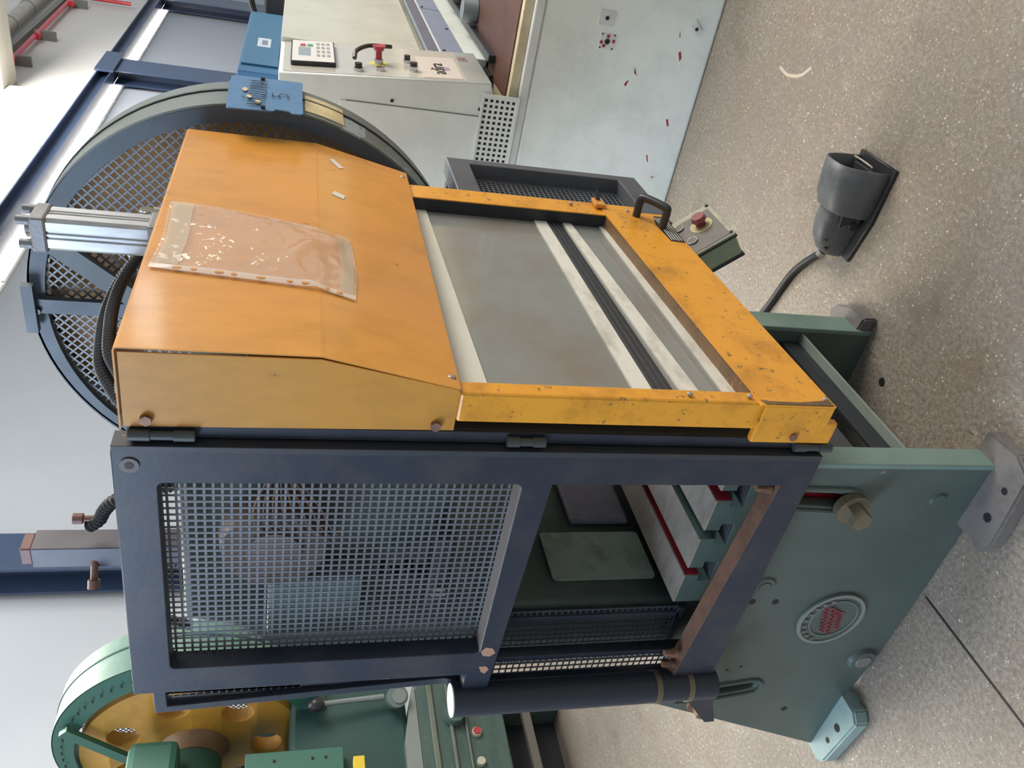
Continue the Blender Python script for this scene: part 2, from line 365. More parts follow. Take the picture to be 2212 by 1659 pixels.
# gable wall far to the right with two small high panes (they mirror in the glossy hood)
wr = obj('wall_right', box(new(), 18.1, 18.4, -14, -8, 0, 7), WALLU); wr['kind'] = 'structure'; wr['label'] = 'plastered wall far to the right with high windows'
w3 = obj('window_3', box(new(), 18.02, 18.06, -10.95, -10.1, 4.75, 5.35), emis('bright_sky_pane', '#ffffff', 8)); w3['kind'] = 'structure'; w3['label'] = 'first bright high pane in the right wall'
w4 = obj('window_4', box(new(), 18.02, 18.06, -12.0, -11.15, 4.75, 5.35), bpy.data.materials['bright_sky_pane']); w4['kind'] = 'structure'; w4['label'] = 'second bright high pane in the right wall'
for y in (-11.13, -10.0, -12.1): obj('window_frame', box(new(), 17.98, 18.1, y, y+.08, 4.65, 5.45), WFRAME, w3)
# steel frame
def ibeam_x(name, x0, x1, yc, z0, z1, fl_w, m, label):
    bm = new(); t = .025
    box(bm, x0, x1, yc-fl_w/2, yc+fl_w/2, z0, z0+t); box(bm, x0, x1, yc-fl_w/2, yc+fl_w/2, z1-t, z1); box(bm, x0, x1, yc-.01, yc+.01, z0+t, z1-t)
    o = obj(name, bm, m, None, label, cat='beam'); return o
def ibeam_z(name, xc, yc, w_, d_, z1, m, label):
    bm = new(); t = .025
    box(bm, xc-w_/2, xc+w_/2, yc-d_/2, yc-d_/2+t, 0, z1); box(bm, xc-w_/2, xc+w_/2, yc+d_/2-t, yc+d_/2, 0, z1); box(bm, xc-.01, xc+.01, yc-d_/2+t, yc+d_/2-t, 0, z1)
    return obj(name, bm, m, None, label, cat='column', group=None)
ibeam_x('steel_beam', -6, 40, WY-.14, 5.44, 5.72, .28, STEELBLUE, 'long dark blue steel I-beam running along the wall below the windows')
ibeam_z('steel_column', 4.33, WY-.12, .42, .30, 5.44, STEELBLUE, 'dark blue steel column behind the black mesh guard, nearest the green press')
ibeam_z('steel_column', 18.6, WY-.12, .95, .30, 5.44, STEELBLUE, 'dark blue steel column above the big round flywheel guard')
ibeam_z('steel_column', 26.0, WY-.12, 1.1, .30, 5.44, STEELBLUE, 'farthest dark blue steel column, beyond the blue cabinet')
B('beam_splice', (17.9, 19.3, WY-.33, WY-.285, 5.40, 5.76), STEELBLUE, None, label='steel splice plate bolted across the beam above the middle column', cat='plate')
# concrete beam, pipes
tr = obj('trim_1', box(new(), 16.9, 17.8, WY-3.2, WY+.11, 7.21, 8.6), CONC); tr['kind'] = 'structure'; tr['label'] = 'pale concrete crossbeam meeting the upper wall above the window'
rp = thing('red_pipe', (20, WY-.05, 7.55), 'red sprinkler pipe on wall brackets high up', 'pipe')
Cy('pipe_run', (17.3, WY-.05, 7.50), (25.2, WY-.05, 7.62), .055, PIPER, rp)
Cy('pipe_drop', (25.2, WY-.05, 7.62), (25.2, WY-.05, 6.2), .05, PIPER, rp)
for x in (18.9, 21.1, 24.6):
    b_ = new(); box(b_, x, x+.08, WY-.09, WY+.115, 7.20, 7.66); obj('bracket', b_, TRAYG, rp)
    obj('coupling', cyl(new(), (x-.35, WY-.05, 7.52), (x-.22, WY-.05, 7.52), .08, 14), PIPER, rp)
lp = thing('lagged_pipe', (20, WY-.2, 8.0), 'pale grey lagged duct running above the red pipe', 'pipe')
Cy('duct', (17.2, WY-.1, 8.15), (27, WY-.1, 8.3), .17, PIPEG, lp, n=18)
for i in range(5): Cy('duct_band', (17.9+i*1.7, WY-.1, 8.17+i*.025), (17.95+i*1.7, WY-.1, 8.17+i*.025), .185, TRAYG, lp, n=18)
B('cable_tray', (17.2, 27, WY-.08, WY+.1, 7.72, 7.86), TRAYG, None, label='dark grey cable tray between the red pipe and the lagged duct', cat='tray')

# ================================================================= PRESS
press = thing('power_press', (.4, .5, 0), 'green inclinable power press with bolted feet and a T-slotted bed', 'press')
GX = .08
def side_outline(sh=0):
    return [(-.089, .03), (-.089, .612), (-.58, .612), (-.62, .66), (-.97, .665), (-1.245, .045), (-1.0, .045), (-.93, .03), (-.82, .018), (-.5, .012), (-.3, .012)]
def arc_slot(c, r, a0, a1, wd, n=14):
    o = []
    for i in range(n+1): a = R(a0+(a1-a0)*i/n); o.append((c[0]+(r+wd)*math.cos(a), c[1]+(r+wd)*math.sin(a)))
    for i in range(n+1): a = R(a1+(a0-a1)*i/n); o.append((c[0]+(r-wd)*math.cos(a), c[1]+(r-wd)*math.sin(a)))
    return o
# slots: u = -y. front slot from (y .14,z .56) to (y .19,z .41); rear slot from (.90,.55) to (.88,.40)
slotF = [(-.148, .606), (-.160, .545), (-.163, .455), (-.168, .41), (-.185, .388), (-.208, .39), (-.216, .41), (-.212, .455), (-.206, .545), (-.196, .606)]
slotR = [(-.908, .62), (-.910, .535), (-.902, .46), (-.894, .403), (-.898, .385), (-.912, .374), (-.926, .382), (-.932, .398), (-.944, .46), (-.952, .525), (-.954, .62)]
pl = plate('side_plate', [side_outline(), slotF, slotR], .034, (GX, 0, 0), NX, GREEN, press, bev=.004)
def lip(name, pts, r=.012):
    bm = new(); tube(bm, [(GX-.001, -u, v) for u, v in pts], r, 8, k=3); obj(name, bm, GREEN, press, smooth=True)
lip('slot_lip', [(-.140, .608), (-.149, .545), (-.152, .455), (-.158, .402), (-.182, .376), (-.212, .378), (-.228, .405), (-.223, .455), (-.217, .545), (-.207, .608)], .007)
lip('slot_lip', [(-.897, .62), (-.899, .535), (-.891, .46), (-.883, .403), (-.890, .376), (-.912, .362), (-.934, .372), (-.943, .395), (-.955, .46), (-.963, .525), (-.965, .62)], .007)
B('front_edge', (GX-.001, GX+.064, .074, .089, .03, .60), GREEN_LIT, press, .003, label='front edge of the side plate, green painted as lit')
plr = plate('side_plate', [[(-.089, .0), (-.089, .60), (-.25, .70), (-.97, .665), (-1.245, .0)]], .075, (.70, 0, 0), NX, GREEN, press, bev=.004)
B('front_edge', (.699, .785, .074, .089, .0, .60), GREEN_LIT, press, .003, label='front edge of the right side plate, green painted as lit')
# feet
def foot(name, pts, t, holes, m, hr=.011):
    bm = new(); quadprism(bm, [(x, y, t) for x, y in pts], (0, 0, -t)); bmesh.ops.bevel(bm, geom=bm.edges[:], offset=.006, segments=2, affect='EDGES')
    f = obj(name, bm, m, press)
    for hx, hy, r in holes: Cy('bolt_hole', (hx, hy, t-.002), (hx, hy, t+.0012), r, INK, f, n=14)
foot('foot', [(.15, .02), (.045, .012), (-.012, .04), (-.030, .24), (-.006, .285), (.03, .262), (.078, .27), (.15, .27)], .045, [(.022, .105, .009), (.020, .19, .012)], GREENF)
foot('foot', [(.15, 1.0), (.08, 1.0), (.02, .985), (-.012, 1.01), (.008, 1.235), (.03, 1.262), (.088, 1.25), (.15, 1.25)], .05, [(.033, 1.09, .013), (.036, 1.16, .009)], mat('foot_green', '#8fa7a4', .5, dirt='#6c7a76', dirt_amt=.3))
foot('foot', [(.70, .03), (.78, .03), (.845, .06), (.865, .09), (.84, .13), (.72, .14)], .05, [], GREENF)
# slot bolts, bosses
hexbolt('clamp_bolt', (GX-.004, .198, .405), (-1, 0, 0), .026, .062, mat('oiled_bolt', '#7d745f', .42, .55, dirt='#4e4737', dirt_amt=.3), press, washer=.042)
hexbolt('clamp_bolt', (GX-.004, .962, .552), (-1, 0, 0), .02, .045, RUST, press, washer=.033)
def boss(y, z, r, m=GREEN, depth=.008, ring=True):
    bm = new(); cyl(bm, (GX, y, z), (GX-depth, y, z), r, 28, r*.86); obj('boss', bm, m, press, smooth=True)
    if ring:
        bm = new(); cyl(bm, (GX-depth, y, z), (GX-depth-.003, y, z), r*.55, 24, r*.5); obj('boss_plug', bm, GREENF if ring == 2 else GREEN, press, smooth=True)
boss(.815, .068, .045, GREEN, .012, 2); boss(.483, .522, .033, GREEN, .006); boss(.187, .151, .022, GREEN, .006, 0)
for y, z in ((.548, .462), (.544, .532), (1.04, .232)):
    o = Cy('drilled_hole', (GX-.0008, y, z), (GX+.01, y, z), .010, INK, press, n=12)
for y, z in ((.818, .462), (.835, .552), (.83, .50)): Cy('screw_hole', (GX-.0008, y, z), (GX+.01, y, z), .0045, INK, press, n=10)
# cast emblem: an oval maker's medallion with worn red script
em = new(); c = (GX-.006)
emb = plate('cast_emblem', [circ(-.622, .262, .098, 44)], .012, (GX-.006, 0, 0), NX, GREEN, press, label='round cast emblem with red painted lettering', bev=.003)
plate('emblem_ring', [circ(-.622, .262, .098, 44), circ(-.622, .262, .090, 44)], .004, (GX-.009, 0, 0), NX, mat('emblem_edge', '#7c807a', .5), emb, bev=.001)
plate('emblem_inner_ring', [circ(-.618, .258, .072, 36), circ(-.618, .258, .068, 36)], .004, (GX-.009, 0, 0), NX, mat('emblem_edge2', '#66706b', .5), emb)
REDL = mat('faded_red_enamel', '#8d3f45', .5, dirt='#5a4340', dirt_amt=.4, dirt_scale=40)
plate('emblem_panel', [[(-.674, .268), (-.572, .312), (-.566, .296), (-.596, .228), (-.668, .228), (-.680, .246)]], .002, (GX-.0075, 0, 0), NX, mat('emblem_red_ground', '#6d4143', .6, dirt='#4f5b54', dirt_amt=.6, dirt_scale=60), emb)
for i, (z, a) in enumerate(((.286, .094), (.264, .108), (.242, .078))):
    pts = [(GX-.0095, .622-a/2+a*k/22, z+.006*math.sin(k*1.9)+(.012*(1-k/11))) for k in range(23)]
    obj('emblem_script', tube(new(), pts, .0022, 6, k=2), REDL, emb)
for i in range(9):
    a = R(20+i*17); obj('emblem_letter', box(new(), GX-.011, GX-.009, .622-.081*math.cos(a)-.004, .622-.081*math.cos(a)+.004, .262+.081*math.sin(a)-.005, .262+.081*math.sin(a)+.005), GREENF, emb)
# tie bar between the legs
bm = new(); A = Vector((.70, .135, .225)); Bq = Vector((.14, .07, .305))
B('cross_tie', (.142, .70, .122, .130, .232, .30), BLACK2, press)
B('cross_tie_flange', (.142, .70, .095, .124, .232, .240), mat('tie_flange_lit', '#828c82', .5, dirt='#5b655e', dirt_amt=.3), press, label='flange of the cross tie with light painted on its top')  # flange lightened for the top light, web above it blackened for shade
obj('round_bar', cyl(new(), (.14, .45, .22), (.70, .45, .22), .03, 18), CAST, press, smooth=True)
# tilting body inside
B('body_block', (.155, .69, .14, .99, .33, .598), CAST, press, label='dark body between the side plates')
B('red_liner', (.118, .155, .142, .99, .34, .598), RED, press, label='red primed body seen through the curved slots')
# bolster with T slots (profile along x)
prof = []
teeth = [(.00, .176), (.208, .303), (.333, .431), (.459, .556)]
z1, zt, zb = .742, .705, .668
prof.append((0, .60)); prof.append((0, z1))
for i, (a, b) in enumerate(teeth):
    if i: prof.append((a, z1))
    prof.append((b, z1))
    if i < 3:
        n = teeth[i+1][0]; prof += [(b, zt), (b-.020, zt), (b-.020, zb), (n+.020, zb), (n+.020, zt), (n, zt)]
prof.append((.556, .60))
plate('bolster', [[(-a, b) for a, b in prof]], .60, (.10, 0, 0), NX, mat('bolster_green', '#4a5a52', .5, dirt='#2e3733', dirt_amt=.35, dirt_scale=9), press)
for i, (a, b) in enumerate(teeth): B('bed_rail', (.10, .70, a, b, z1, z1+.004), STEEL, press, label='bare ground steel strip of the bed top')
for a, b in ((.176, .208), (.303, .333), (.431, .459)): B('slot_floor', (.105, .70, a-.018, b+.018, zb, zb+.003), CAST, press)
for b in (.208, .459): B('slot_wall', (.102, .70, b-.0025, b, zt, z1), RED, press, label='red painted wall of the T slot')
for y, z, r in ((.30, .655, .008), (.352, .657, .010), (.415, .650, .006), (.50, .655, .009), (.10, .66, .008)): Cy('bolster_hole', (.0985, y, z-.02), (.11, y, z-.02), r, INK, press, n=12)
B('tool_block', (.42, .69, .20, .42, z1+.004, z1+.05), STEEL, press, .003, label='steel tool block lying on the bed')
# C frame column and head
cf = [(-.622, .60), (-.622, 1.26), (-.30, 1.36), (-.12, 1.38), (-.12, 1.90), (-.60, 1.90), (-.63, 1.80), (-.78, 1.66), (-.79, .60)]
plate('c_frame', [cf], .52, (.146, 0, 0), NX, mat('c_frame_green', '#505e59', .5, dirt='#2f3b37', dirt_amt=.35, dirt_scale=4), press, bev=.02)
plate('throat_cover', [rrect(.215, .385, .74, 1.03, .012)], .008, (0, .592, 0), NY, mat('throat_panel', '#7b8c80', .5, dirt='#333a38', dirt_amt=.5, dirt_scale=10), press, label='paler green panel in the throat')
B('throat_casting', (.42, .66, .585, .602, .75, .93), mat('casting_violet_grey', '#6a6a78', .6, dirt='#2e2c38', dirt_amt=.4, bump=.5, bump_scale=40), press, .01)
B('ram', (.27, .55, .02, .13, 1.28, 1.80), CAST, press, .008, label='dark cast ram slide')
for x in (.25, .55): B('ram_guide', (x-.015, x+.035, .05, .16, 1.30, 1.85), mat('gib_green', '#4d5d5c', .5, dirt='#30302f', dirt_amt=.4), press, .004)
bm = new(); cyl(bm, (.085, .33, 1.73), (.15, .33, 1.73), .105, 32, .115); obj('crank_bearing', bm, mat('bearing_brown', '#77695f', .5, .3, dirt='#4d3f37', dirt_amt=.4, dirt_scale=12), press, smooth=True)
bm = new(); cyl(bm, (.075, .33, 1.73), (.09, .33, 1.73), .055, 24); obj('crank_end', bm, mat('crank_end_brown', '#93827a', .45, .3, dirt='#5c4b42', dirt_amt=.4), press, smooth=True)
B('terminal_cover', (.085, .14, .42, .60, 1.54, 1.74), mat('terminal_green', '#6f8482', .5, dirt='#59696a', dirt_amt=.25), press, .008, label='pale green terminal cover behind the mesh')
for i in range(6): Cy('air_fitting', (.07, .40+.012*(i % 2), 1.50-.03*i), (.11, .40+.012*(i % 2), 1.50-.03*i), .011, BLACKP, press, n=14)
for i in range(8):
    z = 1.86-.006*i; obj('copper_wire', tube(new(), [(.085, .12, z-.12), (.075, .20, z-.09-.012*i), (.08, .26, z-.10-.014*i), (.09, .31, z-.16-.01*i)], .0022, 6), mat('wire_tan', '#8f7767', .5), press)
Cy('drive_pin', (.05, .44, 1.375), (.14, .44, 1.375), .018, mat('pin_grey', '#8f857d', .4, .5), press)
B('ram_bracket', (.06, .13, .28, .50, 1.355, 1.395), CAST, press, .006)

# ---------------- flywheel cover (part of the press)
fw = thing('flywheel_guard', (1.1, .36, 1.8), 'large round mesh flywheel guard with grey rim and blue plate', 'guard')
FYc, FZc, FR = .367, 1.804, .626
plate('face_ring', [circ(-FYc, FZc, FR, 96), circ(-.372, 1.794, .592, 96)], .012, (1.10, 0, 0), NX, FWFACE, fw, bev=.001)
def band(name, x0, x1, r, t, yc, zc, m, parent, n=96, ang=(0, 360), label=None):
    bm = new(); rings = []; full = abs(ang[1]-ang[0]) >= 360; N = n if full else n+1
    for i in range(N):
        a = R(ang[0]+(ang[1]-ang[0])*i/n); c_, s_ = math.cos(a), math.sin(a)
        rings.append([bm.verts.new((x, yc+rad*c_, zc+rad*s_)) for x, rad in ((x0, r), (x1, r), (x1, r-t), (x0, r-t))])
    for i in range(N if full else N-1):
        a, b = rings[i], rings[(i+1) % N]
        for q in range(4): bm.faces.new((a[q], a[(q+1) % 4], b[(q+1) % 4], b[q]))
    if not full: bm.faces.new(rings[0]); bm.faces.new(rings[-1][::-1])
    return obj(name, bm, m, parent, label, smooth=True)
band('rim', 1.10, 1.262, FR, .006, FYc-.008, FZc, FWRIM, fw, label='grey rim with bare patches')
band('rim_bead', 1.212, 1.222, FR+.004, .008, FYc-.008, FZc, BLACKP, fw, label='dark bead groove near the rear edge')
band('rim_rear_lip', 1.222, 1.29, FR-.004, .006, FYc-.014, FZc, FWRIM, fw)
band('foil_patch', 1.12, 1.255, FR+.003, .003, FYc-.008, FZc, FOIL, fw, n=16, ang=(190, 200), label='shiny wrinkled foil tape patch')
gb = new(); gridbars(gb, 0, 0, 0, 0, .0285, 0, .0055, 0, .003, (1.115, 0, 0), NX, clip=(-.372, 1.794, .598), diag=True)
obj('face_mesh', gb, mat('guard_mesh_slate', '#6a6d70', .45, .3), fw, kind='stuff')
bm = new(); cyl(bm, (1.17, FYc, FZc), (1.25, FYc, FZc), .585, 80); fly = obj('flywheel', bm, FLYY, fw, smooth=True, label='ochre painted flywheel behind the mesh')
bm = new(); cyl(bm, (1.145, FYc, FZc), (1.17, FYc, FZc), .22, 48, .26); obj('flywheel_hub', bm, mat('hub_dark', '#3d3b42', .5, dirt='#5e4433', dirt_amt=.4), fw, smooth=True, label='dark greasy hub plate')
def strap(p, q, wd, name='strap', m=FWFACE):
    p, q = Vector(p), Vector(q); d = (q-p).normalized(); nn = Vector((0, -d.z, d.y))*wd/2
    obj(name, quadprism(new(), [p-nn, q-nn, q+nn, p+nn], (-.02, 0, 0)), m, fw)
strap((1.10, .372, 2.42), (1.10, .372, 2.12), .045, 'strap', FWFACE)
strap((1.095, .17, 2.35), (1.095, .33, 2.15), .055, 'strap', mat('strap_grey', '#5b6468', .5))
Cy('strap_bolt', (1.08, .385, 2.405), (1.07, .385, 2.405), .010, BLACKP, fw, n=12)
B('rim_clip', (1.06, 1.085, .30, .45, 2.405, 2.435), FWFACE, fw)
# blue plate with the machine number
sgn = thing('number_plate', (1.17, -.275, 1.8), 'blue steel plate reading MÁQUINA 5 fixed to the flywheel guard rim', 'sign')
plate('sign_sheet', [[(1.03, 1.884), (1.034, 1.888), (1.255, 1.896), (1.27, 1.892), (1.30, 1.894), (1.318, 1.886), (1.325, 1.712), (1.318, 1.702), (1.25, 1.703), (1.046, 1.700), (1.040, 1.705), (1.040, 1.728), (1.056, 1.735), (1.058, 1.768), (1.040, 1.776)]], .004, (0, -.274, 0), NY, BLUEP, sgn, bev=.0006)
STK = {'M': [[(0, 0), (0, 1), (.5, .25), (1, 1), (1, 0)]], 'A': [[(0, 0), (.5, 1), (1, 0)], [(.2, .36), (.8, .36)]], 'Q': [[(.5, 0), (.12, .15), (0, .5), (.12, .85), (.5, 1), (.88, .85), (1, .5), (.88, .15), (.5, 0)], [(.6, .25), (1.0, -.05)]],
       'U': [[(0, 1), (0, .25), (.25, 0), (.75, 0), (1, .25), (1, 1)]], 'I': [[(.5, 0), (.5, 1)]], 'N': [[(0, 0), (0, 1), (1, 0), (1, 1)]], '5': [[(.95, 1), (.1, 1), (.05, .55), (.5, .62), (.95, .45), (.95, .15), (.5, 0), (.05, .08)]], 'acute': [[(.45, 1.18), (.75, 1.38)]]}
def strokes(name, items, y, wd, m, parent):
    bm = new()
    for ch, x0, z0, w__, h__ in items:
        for ln in STK[ch]:
            for (a0, b0), (a1, b1) in zip(ln, ln[1:]):
                p = Vector((x0+a0*w__, y, z0+b0*h__)); q = Vector((x0+a1*w__, y, z0+b1*h__)); d = (q-p).normalized(); nn = Vector((-d.z, 0, d.x))*wd/2
                quadprism(bm, [p-nn-d*wd*.3, q-nn+d*wd*.3, q+nn+d*wd*.3, p+nn-d*wd*.3], (0, -.0006, 0))
    obj(name, bm, m, parent)
xs = [1.062, 1.100, 1.134, 1.172, 1.206, 1.222, 1.256]
strokes('engraved_word', [(c, x, 1.797, .024 if c != 'I' else .010, .043) for c, x in zip('MAQUINA', xs)]+[('acute', xs[1], 1.797, .024, .043)], -.2783, .0026, ENGR, sgn)
strokes('engraved_number', [('5', 1.150, 1.738, .030, .042)], -.2783, .003, ENGR, sgn)
for x, z in ((1.05, 1.80), (1.30, 1.81)): Cy('plate_screw', (x, -.282, z), (x, -.272, z), .006, BLACKP, sgn, n=10)
B('sign_bracket', (1.12, 1.24, -.2735, -.268, 1.76, 1.85), BLACKP, sgn)
for sx_, sz_ in ((1.185, 1.852), (1.13, 1.838), (1.09, 1.815)):
    plate('bare_patch', [[(sx_-.018, sz_), (sx_, sz_+.008), (sx_+.017, sz_+.002), (sx_+.01, sz_-.008), (sx_-.012, sz_-.006)]], .0006, (0, -.2783, 0), NY, mat('bare_tan', '#cdb98f', .5), sgn)

# ---------------- front guard: orange hood and door
fg = thing('front_guard', (.5, -.15, .62), 'orange sheet metal front guard with sloping hood, window and handle', 'machine guard')
HX0, HX1 = .016, 1.034
bm = new()   # hood shell: front sheet bent, thin sheet solid
prof = [(-.040, 1.982), (-.196, 1.982), (-.1995, 1.981), (-.201, 1.978), (-.2003, 1.664), (-.2000, 1.661), (-.1992, 1.658), (-.144, 1.418)]
def sheet(bm, prof, x0, x1, t):
    P = [Vector((0, a, b)) for a, b in prof]; N = len(P); inner = []
    for i, p in enumerate(P):
        d = (P[min(i+1, N-1)]-P[max(i-1, 0)]).normalized(); inner.append(p+Vector((0, -d.z, d.y))*-t)
    loop = P+inner[::-1]
    return quadprism(bm, [(x0, q.y, q.z) for q in loop], (x1-x0, 0, 0))
sheet(bm, prof, HX0-.003, HX1+.003, .003)
hood = obj('hood_front', bm, ORANGE, fg, label='bent orange hood sheet with a crease across it')
plate('hood_side', [[(.044, 1.978), (.192, 1.978), (.193, 1.662), (.142, 1.424), (.138, 1.417), (.050, 1.417)]], .003, (HX0, 0, 0), NX, ORANGE_S, fg, bev=.0008)
plate('hood_side', [[(.044, 1.978), (.192, 1.978), (.193, 1.662), (.142, 1.424), (.138, 1.417), (.050, 1.417)]], .003, (HX1, 0, 0), NX, ORANGE_S, fg, bev=.0008)
for y, z in ((-.060, 1.943), (-.061, 1.452)): hexbolt('side_bolt', (HX0, y, z), (-1, 0, 0), .0105, .008, RUST, fg)
for x, z in ((.045, 1.43), (1.0, 1.432)): obj('hood_screw', ball(new(), (x, -.149, z), .008, (1, .5, 1), 12), STEEL, fg, smooth=True)
# scraps of tape left on the hood
def scrap(pts, y=-.2033, m=WHITE, parent=fg, nm='tape_scrap'):
    plate(nm, [pts], .0008, (0, y, 0), NY, m, parent)
scrap([(.985, 1.938), (1.008, 1.924), (1.012, 1.905), (.992, 1.912)])
scrap([(.785, 1.945), (.800, 1.930), (.765, 1.893), (.757, 1.905)])
def slope_y(z): return -.144-(z-1.418)*(.056/.242)-.0035
for cx_, cz_, a in ((.93, 1.613, 40), (.727, 1.613, 75)):
    L, Wd = (.028, .0075) if a == 40 else (.020, .012)
    q = []
    for sx_, sz_ in ((-1, -1), (1, -1), (1, 1), (-1, 1)):
        x = cx_+sx_*L*math.cos(R(a))-sz_*Wd*math.sin(R(a)); z = cz_+sx_*L*math.sin(R(a))*.7+sz_*Wd*math.cos(R(a)); q.append((x, slope_y(z), z))
    obj('tape_scrap', quadprism(new(), q, (0, -.0008, 0)), WHITE, fg)
FLAKE = mat('flake_residue', '#d8c3bd', .5)
for i, (x, z) in enumerate(((.93, 1.972), (.895, 1.970), (.875, 1.966), (.845, 1.968), (.82, 1.966), (.765, 1.972))):
    z -= .004
    scrap([(x-.014, z-.004), (x-.004, z+.008), (x+.012, z+.006), (x+.010, z-.010), (x-.006, z-.014)], m=FLAKE, nm='residue_patch')
plate('dark_smudge', [[(.726, 1.77), (.740, 1.77), (.740, 1.72), (.730, 1.718)]], .0005, (0, -.2033, 0), NY, mat('smudge_brown', '#7c5328', .6), fg)
# rear black door frame behind the hood (post with hinges)
df = thing('door_frame', (.03, -.02, .62), 'black steel post between orange guard and mesh gate, with three hinges', 'frame')
B('post', (.026, .060, -.046, -.016, .605, 1.975), BLACK2, df, .002)
B('post_flange', (.018, .028, -.045, -.020, .605, 1.975), BLACK, df, .001)
for z0, z1_ in ((1.235, 1.312), (1.865, 1.972), (.600, .690)):
    h = obj('hinge', cyl(new(), (.010, -.030, z0), (.010, -.030, z1_), .0085, 16), mat('hinge_steel', '#4b5050', .45, .4), df, smooth=True)
    zz = (z1_-z0)/3
    for k_ in (0, 2): obj('knuckle', cyl(new(), (.010, -.030, z0+k_*zz+.001), (.010, -.030, z0+(k_+1)*zz-.001), .0105, 16), MATS['hinge_steel'], h, smooth=True)
# lower door frame
DY = -.137
B('left_post', (.012, .052, DY, -.072, .64, 1.416), ORANGE_W, fg, .005, label='worn orange left post of the door')
B('right_post', (.900, .982, DY, DY+.004, .745, 1.416), ORANGE_W, fg, .001, label='narrow orange right post')
B('right_post_return', (.900, .905, DY+.003, -.070, .80, 1.416), BLACK2, fg)
obj('bottom_rail', quadprism(new(), [(.003, DY-.004, .640), (.003, DY-.004, .812), (.055, DY-.004, .812), (.900, DY-.004, .868), (.932, DY-.004, .868), (.932, DY-.004, .677), (.75, DY-.004, .677), (.49, DY-.004, .664)], (0, .004, 0)), ORANGE_W, fg, 'wide orange bottom rail')
lab = obj('striped_label', quadprism(new(), [(.857, DY-.0042, .729), (.915, DY-.0042, .715), (.915, DY-.0042, .679), (.748, DY-.0042, .679), (.752, DY-.0042, .721)], (0, -.0005, 0)), INK, fg, 'dark label with fine pale lines beside the handle')
for i in range(5): obj('label_line', quadprism(new(), [(.76, DY-.0047, .684+.0075*i), (.905, DY-.0047, .684+.0075*i), (.905, DY-.0047, .6865+.0075*i), (.76, DY-.0047, .6865+.0075*i)], (0, -.0003, 0)), WHITE, lab)
obj('rail_return', quadprism(new(), [(.055, DY, .808), (.055, -.075, .808), (.900, -.075, .864), (.900, DY, .864)], (0, 0, -.004)), mat('rail_return_paint', '#7d6142', .5, dirt='#4f4336', dirt_amt=.5, dirt_scale=9, chips='#c07a22', chip_amt=.2, chip_scale=12), fg, 'scraped inner edge of the bottom rail')
B('rail_side', (.003, .007, DY, -.082, .640, .80), ORANGE_W, fg, .002)
B('corner_bracket', (.006, .024, -.096, -.042, .612, .800), ORANGE_W, fg, .004, label='orange corner bracket below the rail')
Cy('bracket_bolt', (.001, -.060, .706), (.010, -.060, .706), .0085, RUST, fg, n=14)
plate('rail_corner_plate', [[(.004, .645), (.004, .80), (.018, .808), (.014, .79), (.013, .72), (.022, .66), (.024, .645)]], .002, (0, DY-.0055, 0), NY, mat('scraped_corner', '#6c5844', .45, .3, dirt='#c38a2c', dirt_amt=.3, dirt_scale=20), fg)
for x, z in ((.028, .652), (.030, .826), (.030, .958), (.95, .958), (.935, .79)): obj('rail_screw', ball(new(), (x, DY-.005, z), .0065, (1, .6, 1), 10), STEEL, fg, smooth=True)
# window pane, strips
WYp = -.098
B('window_pane', (.052, .90, WYp, WYp+.005, .80, 1.412), POLY, fg, label='dusty grey clear plastic window')
def strip_(nm, z0l, z1l, z0r, z1r, m, t=.004, label=None, y=WYp):
    return obj(nm, quadprism(new(), [(.052, y, z0l), (.052, y, z1l), (.900, y, z1r), (.900, y, z0r)], (0, -t, 0)), m, fg, label)
strip_('window_strip', 1.345, 1.413, 1.372, 1.413, mat('strip_top', '#d2cfc0', .45, dirt='#b0ac98', dirt_amt=.2), label='pale top strip of the window')
strip_('window_strip', 1.000, 1.042, 1.034, 1.069, STRIP, label='upper stained white strip')
strip_('window_strip', .893, .936, .960, .985, STRIP, label='middle stained white strip')
strip_('window_strip', .806, .838, .858, .876, STRIP, label='lowest stained white strip')
strip_('slide_rail', .952, .998, .992, 1.033, mat('rail_charcoal', '#494a4c', .4, .2), .003, 'dark rubber slide rail')
for dz in (.0, .014, .030): strip_('slide_groove', .956+dz, .962+dz, .995+dz*.8, .999+dz*.8, BLACKP, .006)
# handle
hb = new(); tube(hb, [(.905, DY-.004, .772), (.905, DY-.050, .772), (.900, DY-.062, .764), (.845, DY-.062, .722), (.838, DY-.052, .716), (.838, DY-.004, .716)], .0115, 14, k=5)
obj('door_handle', hb, BLACKP, fg, 'black bow handle on the bottom rail', smooth=True)
# latch block
B('latch_block', (.935, .985, DY-.016, DY-.004, .855, .888), ORANGE, fg, .003, label='orange latch block')
obj('latch_pin', cyl(new(), (.970, DY-.014, .872), (.985, DY-.046, .878), .0075, 12, .002), BLACKP, fg, smooth=True)
